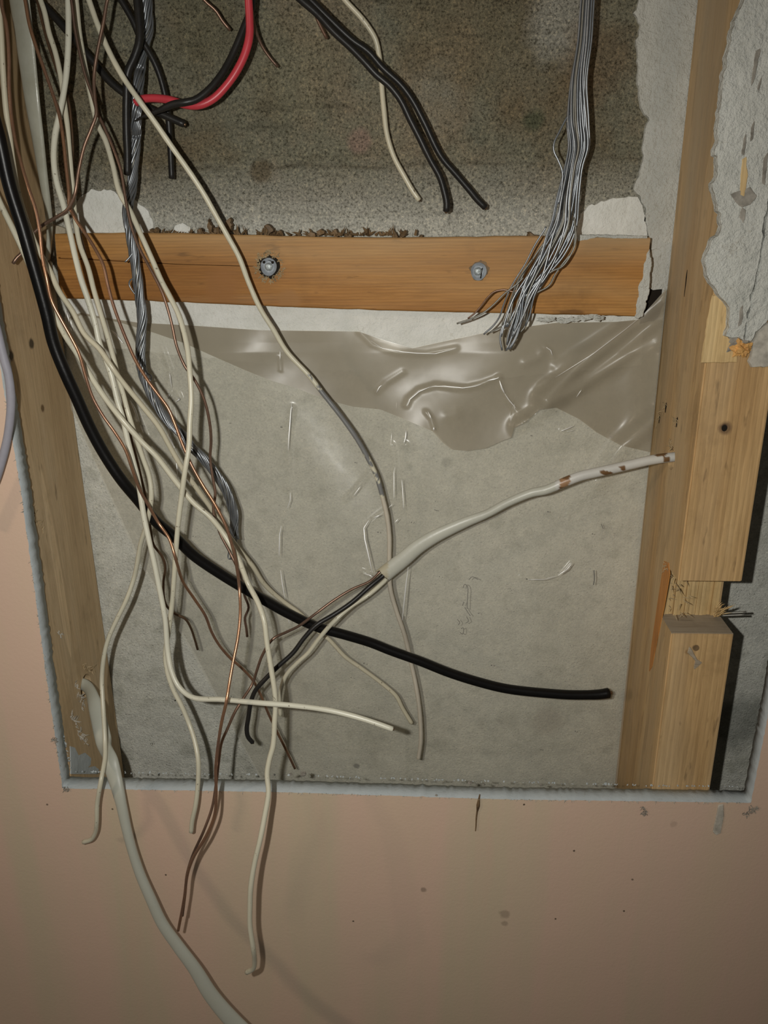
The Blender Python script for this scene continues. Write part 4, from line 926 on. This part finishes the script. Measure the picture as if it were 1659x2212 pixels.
# cable sheath from the right stud with its three inner wires
sp_ = [(1490, 983, 57), (1455, 987, 56), (1430, 990), (1400, 995), (1365, 1003), (1335, 1010), (1290, 1020), (1255, 1028), (1223, 1040, 54), (1180, 1058), (1147, 1065), (1096, 1086), (1053, 1109), (1008, 1127, 58), (972, 1143), (937, 1160), (902, 1182), (876, 1204), (856, 1220), (838, 1234), (827, 1243, 54)]
ctrl = path3(sp_); c, par = resample(ctrl, 1.0); c = settle(c, 4.6); ye = float(c[-1][1]); tt = np.linspace(0, 1, len(c))
ra = np.interp(tt, [0, .1, .35, .5, .62, .7, .8, .9, 1], [3.0, 3.1, 3.2, 2.8, 2.7, 3.6, 4.5, 5.2, 5.6]); rb = np.interp(tt, [0, .3, .5, .62, .75, 1], [3.0, 2.8, 2.6, 2.5, 2.6, 3.7])
V, F, T = tube_data(c, rb, 20, rb=ra, ref=(0, -1, 0), cap=False, fixed=True)
# open end: inner skin going back a little
V2, F2, _ = tube_data(c[-22:], rb[-22:] * .8, 20, rb=ra[-22:] * .86, ref=(0, -1, 0), cap=False, fixed=True)
n0 = len(V); V = V + V2; F = F + [tuple(i + n0 for i in q)[::-1] for q in F2]
for k in range(20):
    a = n0 - 20 + k; b = n0 - 20 + (k + 1) % 20; a2 = len(V) - 20 + k; b2 = len(V) - 20 + (k + 1) % 20; F.append((a, b, b2, a2))
for k in range(20):           # torn lip
    w_ = 1.8 * noise.noise(Vector((k * .7, 2, 2))) - 2.2 * max(0, math.cos(2 * math.pi * k / 20)) + (1.8 if 3 < k < 7 or 13 < k < 17 else 0)
    for base in (n0 - 20, len(V) - 20): V[base + k] = V[base + k] + T[-1] * w_
sheath = mesh_from('cable_sheath', V, F, MT['stained'], True, label='grey-white cable sheath from the right stud, brown burn marks, torn open end', cat='cable')
def scol(px, py, q):
    n_ = noise.noise(Vector(q * .35)); base = np.array([.50, .495, .42]) if px < 1200 else np.array([.56, .545, .50])
    br = np.array([.16, .085, .035]); og = np.array([.33, .19, .10])
    if 1208 + n_ * 5 < px < 1230 + n_ * 5: return og if py > 1034 + n_ * 6 and py < 1052 else br
    for cx, cy, r in ((1312, 1020, 10), (1344, 1010, 7), (1300, 1022, 5)):
        if math.hypot(px - cx, (py - cy) * 1.6) < r * (1 + n_): return br
    if px > 1411 + n_ * 8 and py < 986 - (px - 1411) * .02 + n_ * 6 and px < 1440: return br * .9
    if 1432 < px < 1446 and 986 < py < 998: return br
    if px < 838: base = base * np.array([.9, .83, .70])
    return base
paint(sheath, 20, scol, None)
wire('copper_wire', [(832, 1223, ye + .3), (821, 1235, ye), (800, 1255, 50), (760, 1273), (722, 1296), (684, 1324, 36), (646, 1352), (620, 1365), (590, 1380, 16), (567, 1415), (555, 1448), (545, 1478, 14), (524, 1511), (507, 1539, 0), (491, 1575), (479, 1603), (472, 1649, -30), (466, 1700), (458, 1745), (440, 1795, -44), (416, 1848), (404, 1889), (400, 1930), (394, 1978, -44)], 1.85, 'copper_dull',
     'bare copper wire from the torn sheath, hanging down beside the longest copper wire', up=None, seg=8)
wire('electrical_wire', [(841, 1230, ye - .3), (828, 1243, ye - 1), (800, 1266, 49), (760, 1301), (722, 1327), (684, 1350, 34), (658, 1377), (633, 1410), (600, 1440, 24), (572, 1468), (552, 1491, 20), (542, 1516), (537, 1547), (533, 1575, 18), (536, 1592), (546, 1604, 18)], 3.1, 'black_matt',
     'black wire leaving the torn sheath, tip bent down left of centre', core='copper_dark')
wire('electrical_wire', [(847, 1238, ye + .8), (834, 1252, ye + 1), (795, 1286, 53), (760, 1309), (722, 1342, 42), (691, 1377), (666, 1410), (641, 1433), (620, 1456, 44), (608, 1484), (604, 1515), (606, 1545, 50)], 3.0, 'cream',
     'cream wire leaving the torn sheath under the black one', core='copper_dark')

# thick flat cable out of the left stud
zp = [(150, 1470, 55), (186, 1482, 50), (203, 1516, 34), (213, 1554), (224, 1600, 12), (238, 1645, -7), (250, 1687, -12), (262, 1737), (273, 1788, -18), (286, 1838), (303, 1889), (325, 1940, -26), (350, 1994), (384, 2043), (421, 2093, -34), (455, 2148), (500, 2202, -40), (560, 2260, -44), (650, 2330)]
c, par = resample(path3(zp), 1.6); c = lay(c, 4.2); tt = par / par[-1]
# half-widths by control index: the flat cable turns edge-on and back
ra = np.interp(par, [0, 1, 2, 3, 4, 5, 6, 7, 8, 9, 10, 12, 14, 16, 18], [4.0, 4.6, 5.2, 5.6, 5.9, 5.8, 4.9, 3.9, 3.5, 3.4, 3.6, 4.2, 4.9, 6.2, 7.0]); rb = np.interp(par, [0, 5, 8, 12, 18], [2.6, 2.6, 2.8, 2.7, 2.7])
tw = np.interp(par, [0, 5, 7, 9, 12, 18], [0, .1, .35, .4, .25, 0])
V, F, T = tube_data(c, rb, 20, rb=ra, twist=tw, ref=(.15, -1, 0.2), fixed=True)
mesh_from('cable', V, F, MT['jacket'], True, label='thick pale grey flat cable out of the left stud, sweeping down the wall', cat='cable')

# flattened pale sheath in the top left corner
sp2 = [(38, -40, 60), (42, 0), (50, 60), (60, 140), (70, 220, 62), (82, 300), (93, 380), (102, 440, 72), (107, 480), (106, 530), (103, 560, 80)]
ctrl = path3(sp2, True)
c, par = resample(ctrl, 2.0); ra = np.interp(np.linspace(0, 1, len(c)), [0, .45, .62, .8, .92, 1], [7.5, 8.3, 8.4, 5.6, 2.6, 1.0]); rb = np.full(len(c), 2.0)
V, F, T = tube_data(c, rb, 18, rb=ra, ref=(-.35, -1, 0), fixed=True); 
V = [np.array([max(p[0], XL + .6), p[1], p[2]]) for p in V]
mesh_from('plastic_sleeve', V, F, MT['sleeve'], True, label='wide flattened pale plastic sleeve hanging in the upper left corner by the stud', cat='sleeve')

# ------------------------------------------------------------------ torn edges, crumbs and scraps
random.seed(33)
def along(pts, Y):
    pts = [P(x, y, Y) for x, y in pts]
    L = [np.linalg.norm(b - a) for a, b in zip(pts, pts[1:])]
    def f():
        r = random.uniform(0, sum(L))
        for (a, b), l in zip(zip(pts, pts[1:]), L):
            if r <= l: return a + (b - a) * r / l
            r -= l
        return pts[-1]
    return f
ed = along([(10, 850), (45, 1060), (100, 1460), (135, 1703), (600, 1711), (1100, 1727), (1622, 1734)], -.1)
shards(lambda: (ed(), (random.uniform(-1, 1), -.5, random.uniform(-1, .6)), random.uniform(.3, .8), random.uniform(.6, 2.2)), 260, 'paper_light', 'paper_burrs', wall_front, label='torn paper burrs round the cut-out')
ed2 = along([(20, 940), (62, 1240), (110, 1480), (150, 1660)], YS - .8)
shards(lambda: (ed2() + np.array([.6, 0, 0]), (1, -.2, random.uniform(-1, 1)), random.uniform(.4, 1.2), random.uniform(.6, 2.0)), 120, 'gypsum', 'gypsum_crumbs', wall_front)
ed3 = along([(160, 1668), (600, 1675), (1100, 1690), (1400, 1698), (1600, 1700)], YS - .8)
shards(lambda: (ed3() + np.array([0, 0, .2]), (random.uniform(-1, 1), -.1, random.uniform(.3, 1)), random.uniform(.5, 1.5), random.uniform(.5, 1.8)), 150, 'gypsum', 'gypsum_crumbs', wall_front)
for (x, y, n_, r) in ((118, 1598, 26, 4), (143, 1704, 26, 3.4), (1390, 1756, 22, 3.2), (1389, 1745, 12, 2), (1625, 1748, 34, 5), (1612, 1760, 16, 4), (813, 1710, 0, 1)):
    if n_: shards(lambda: (P(x, y, -.2) + np.array([random.uniform(-r, r) * .5, 0, random.uniform(-r, r) * .5]), (random.uniform(-1, 1), -.6, random.uniform(-1, 1)), .6, random.uniform(1, 2.8)), n_, 'paper', 'torn_paper_burr', wall_front)
# strip of torn white paper and a brown fibre hanging from the ledge
sc_ = slab('torn_strip', poly([(1554, 1741), (1562, 1740), (1563, 1765), (1556, 1800), (1548, 1804), (1542, 1798), (1548, 1770)], -.9), .8, 'paper_light', .3, 1.2, seed=70, label='narrow torn white paper strip hanging below the right end of the ledge', cat='paper scrap')
c, _ = resample(path3([(1036, 1716, -.6), (1034, 1732), (1032, 1745), (1029, 1765), (1028, 1785), (1027, 1795, -1)]), 1); V, F, _ = tube_data(c, np.interp(np.linspace(0, 1, len(c)), [0, .3, .45, 1], [.3, 1.3, .6, .35]), 6)
mesh_from('wood_splinter', V, F, MT['glue'], True, label='brown wood splinter hanging below the middle of the ledge', cat='splinter')
# white compound smeared in the lower left corner, shreds on the stud
def on_left(pts, X=XL + .5): return [PX(x, y, X) for x, y in pts]
lp = on_left([(152, 1612), (162, 1615), (170, 1632), (184, 1626), (197, 1638), (196, 1652), (190, 1658), (205, 1655), (214, 1662), (212, 1672), (154, 1672)])
m_ = len(lp); V = lp + [p - np.array([.8, 0, 0]) for p in lp]
mesh_from('compound_smear', V, [tuple(range(m_)), tuple(range(m_, 2 * m_))[::-1]] + [(i, (i + 1) % m_, (i + 1) % m_ + m_, i + m_) for i in range(m_)], MT['gypsum'], parent=stud_l, label='pale blue-grey compound smeared in the bottom corner')
for (x0, y0, x1, y1, n_, mm_) in ((163, 1475, 180, 1530, 26, 'paper_light'), (155, 1545, 185, 1610, 40, 'paper_light'), (112, 1362, 135, 1372, 7, 'paper_light'), (180, 1440, 200, 1450, 20, 'splinter'), (60, 1090, 90, 1150, 14, 'splinter')):
    shards(lambda: ((lambda t: PX(x0 + (x1 - x0) * t + random.uniform(-4, 4), y0 + (y1 - y0) * t + random.uniform(-4, 4), XL + .2))(random.random()), (random.uniform(.05, .6), random.uniform(-.8, .8), random.uniform(-1, 1)), random.uniform(.5, 1.3), random.uniform(1.5, 5)), n_, mm_, 'paper_shreds' if 'paper' in mm_ else 'splinters', stud_l)
# crumbs lying on the ledge behind the edge
for k, (x, y, w) in enumerate(((628, 1668, 2.4), (655, 1668, 4), (1015, 1688, 3.0), (1045, 1690, 2.2), (1075, 1692, 1.6), (1168, 1694, 2.4), (943, 1714, 2.2))):
    c0 = P(x, y + 4, YS - 2 if y < 1700 else 1.5)
    c0 = np.array([c0[0], c0[1], max(c0[2], P(x, 1720, 0)[2] + w * .3) if y < 1700 else c0[2]])
    V = []; F = []
    for j in range(5):
        for i in range(8):
            th = math.pi * j / 4; ph = 2 * math.pi * i / 8; kk = 1 + .7 * noise.noise(Vector((j * 1.7, i * 1.3, k)))
            V.append(c0 + np.array([math.sin(th) * math.cos(ph), math.sin(th) * math.sin(ph) * .7, math.cos(th) * .7]) * w * .5 * kk)
    for j in range(4):
        for i in range(8):
            a = j * 8 + i; b = j * 8 + (i + 1) % 8; F.append((a, b, b + 8, a + 8))
    mesh_from('crumb', V, F, MT['paper'], parent=wall_front)
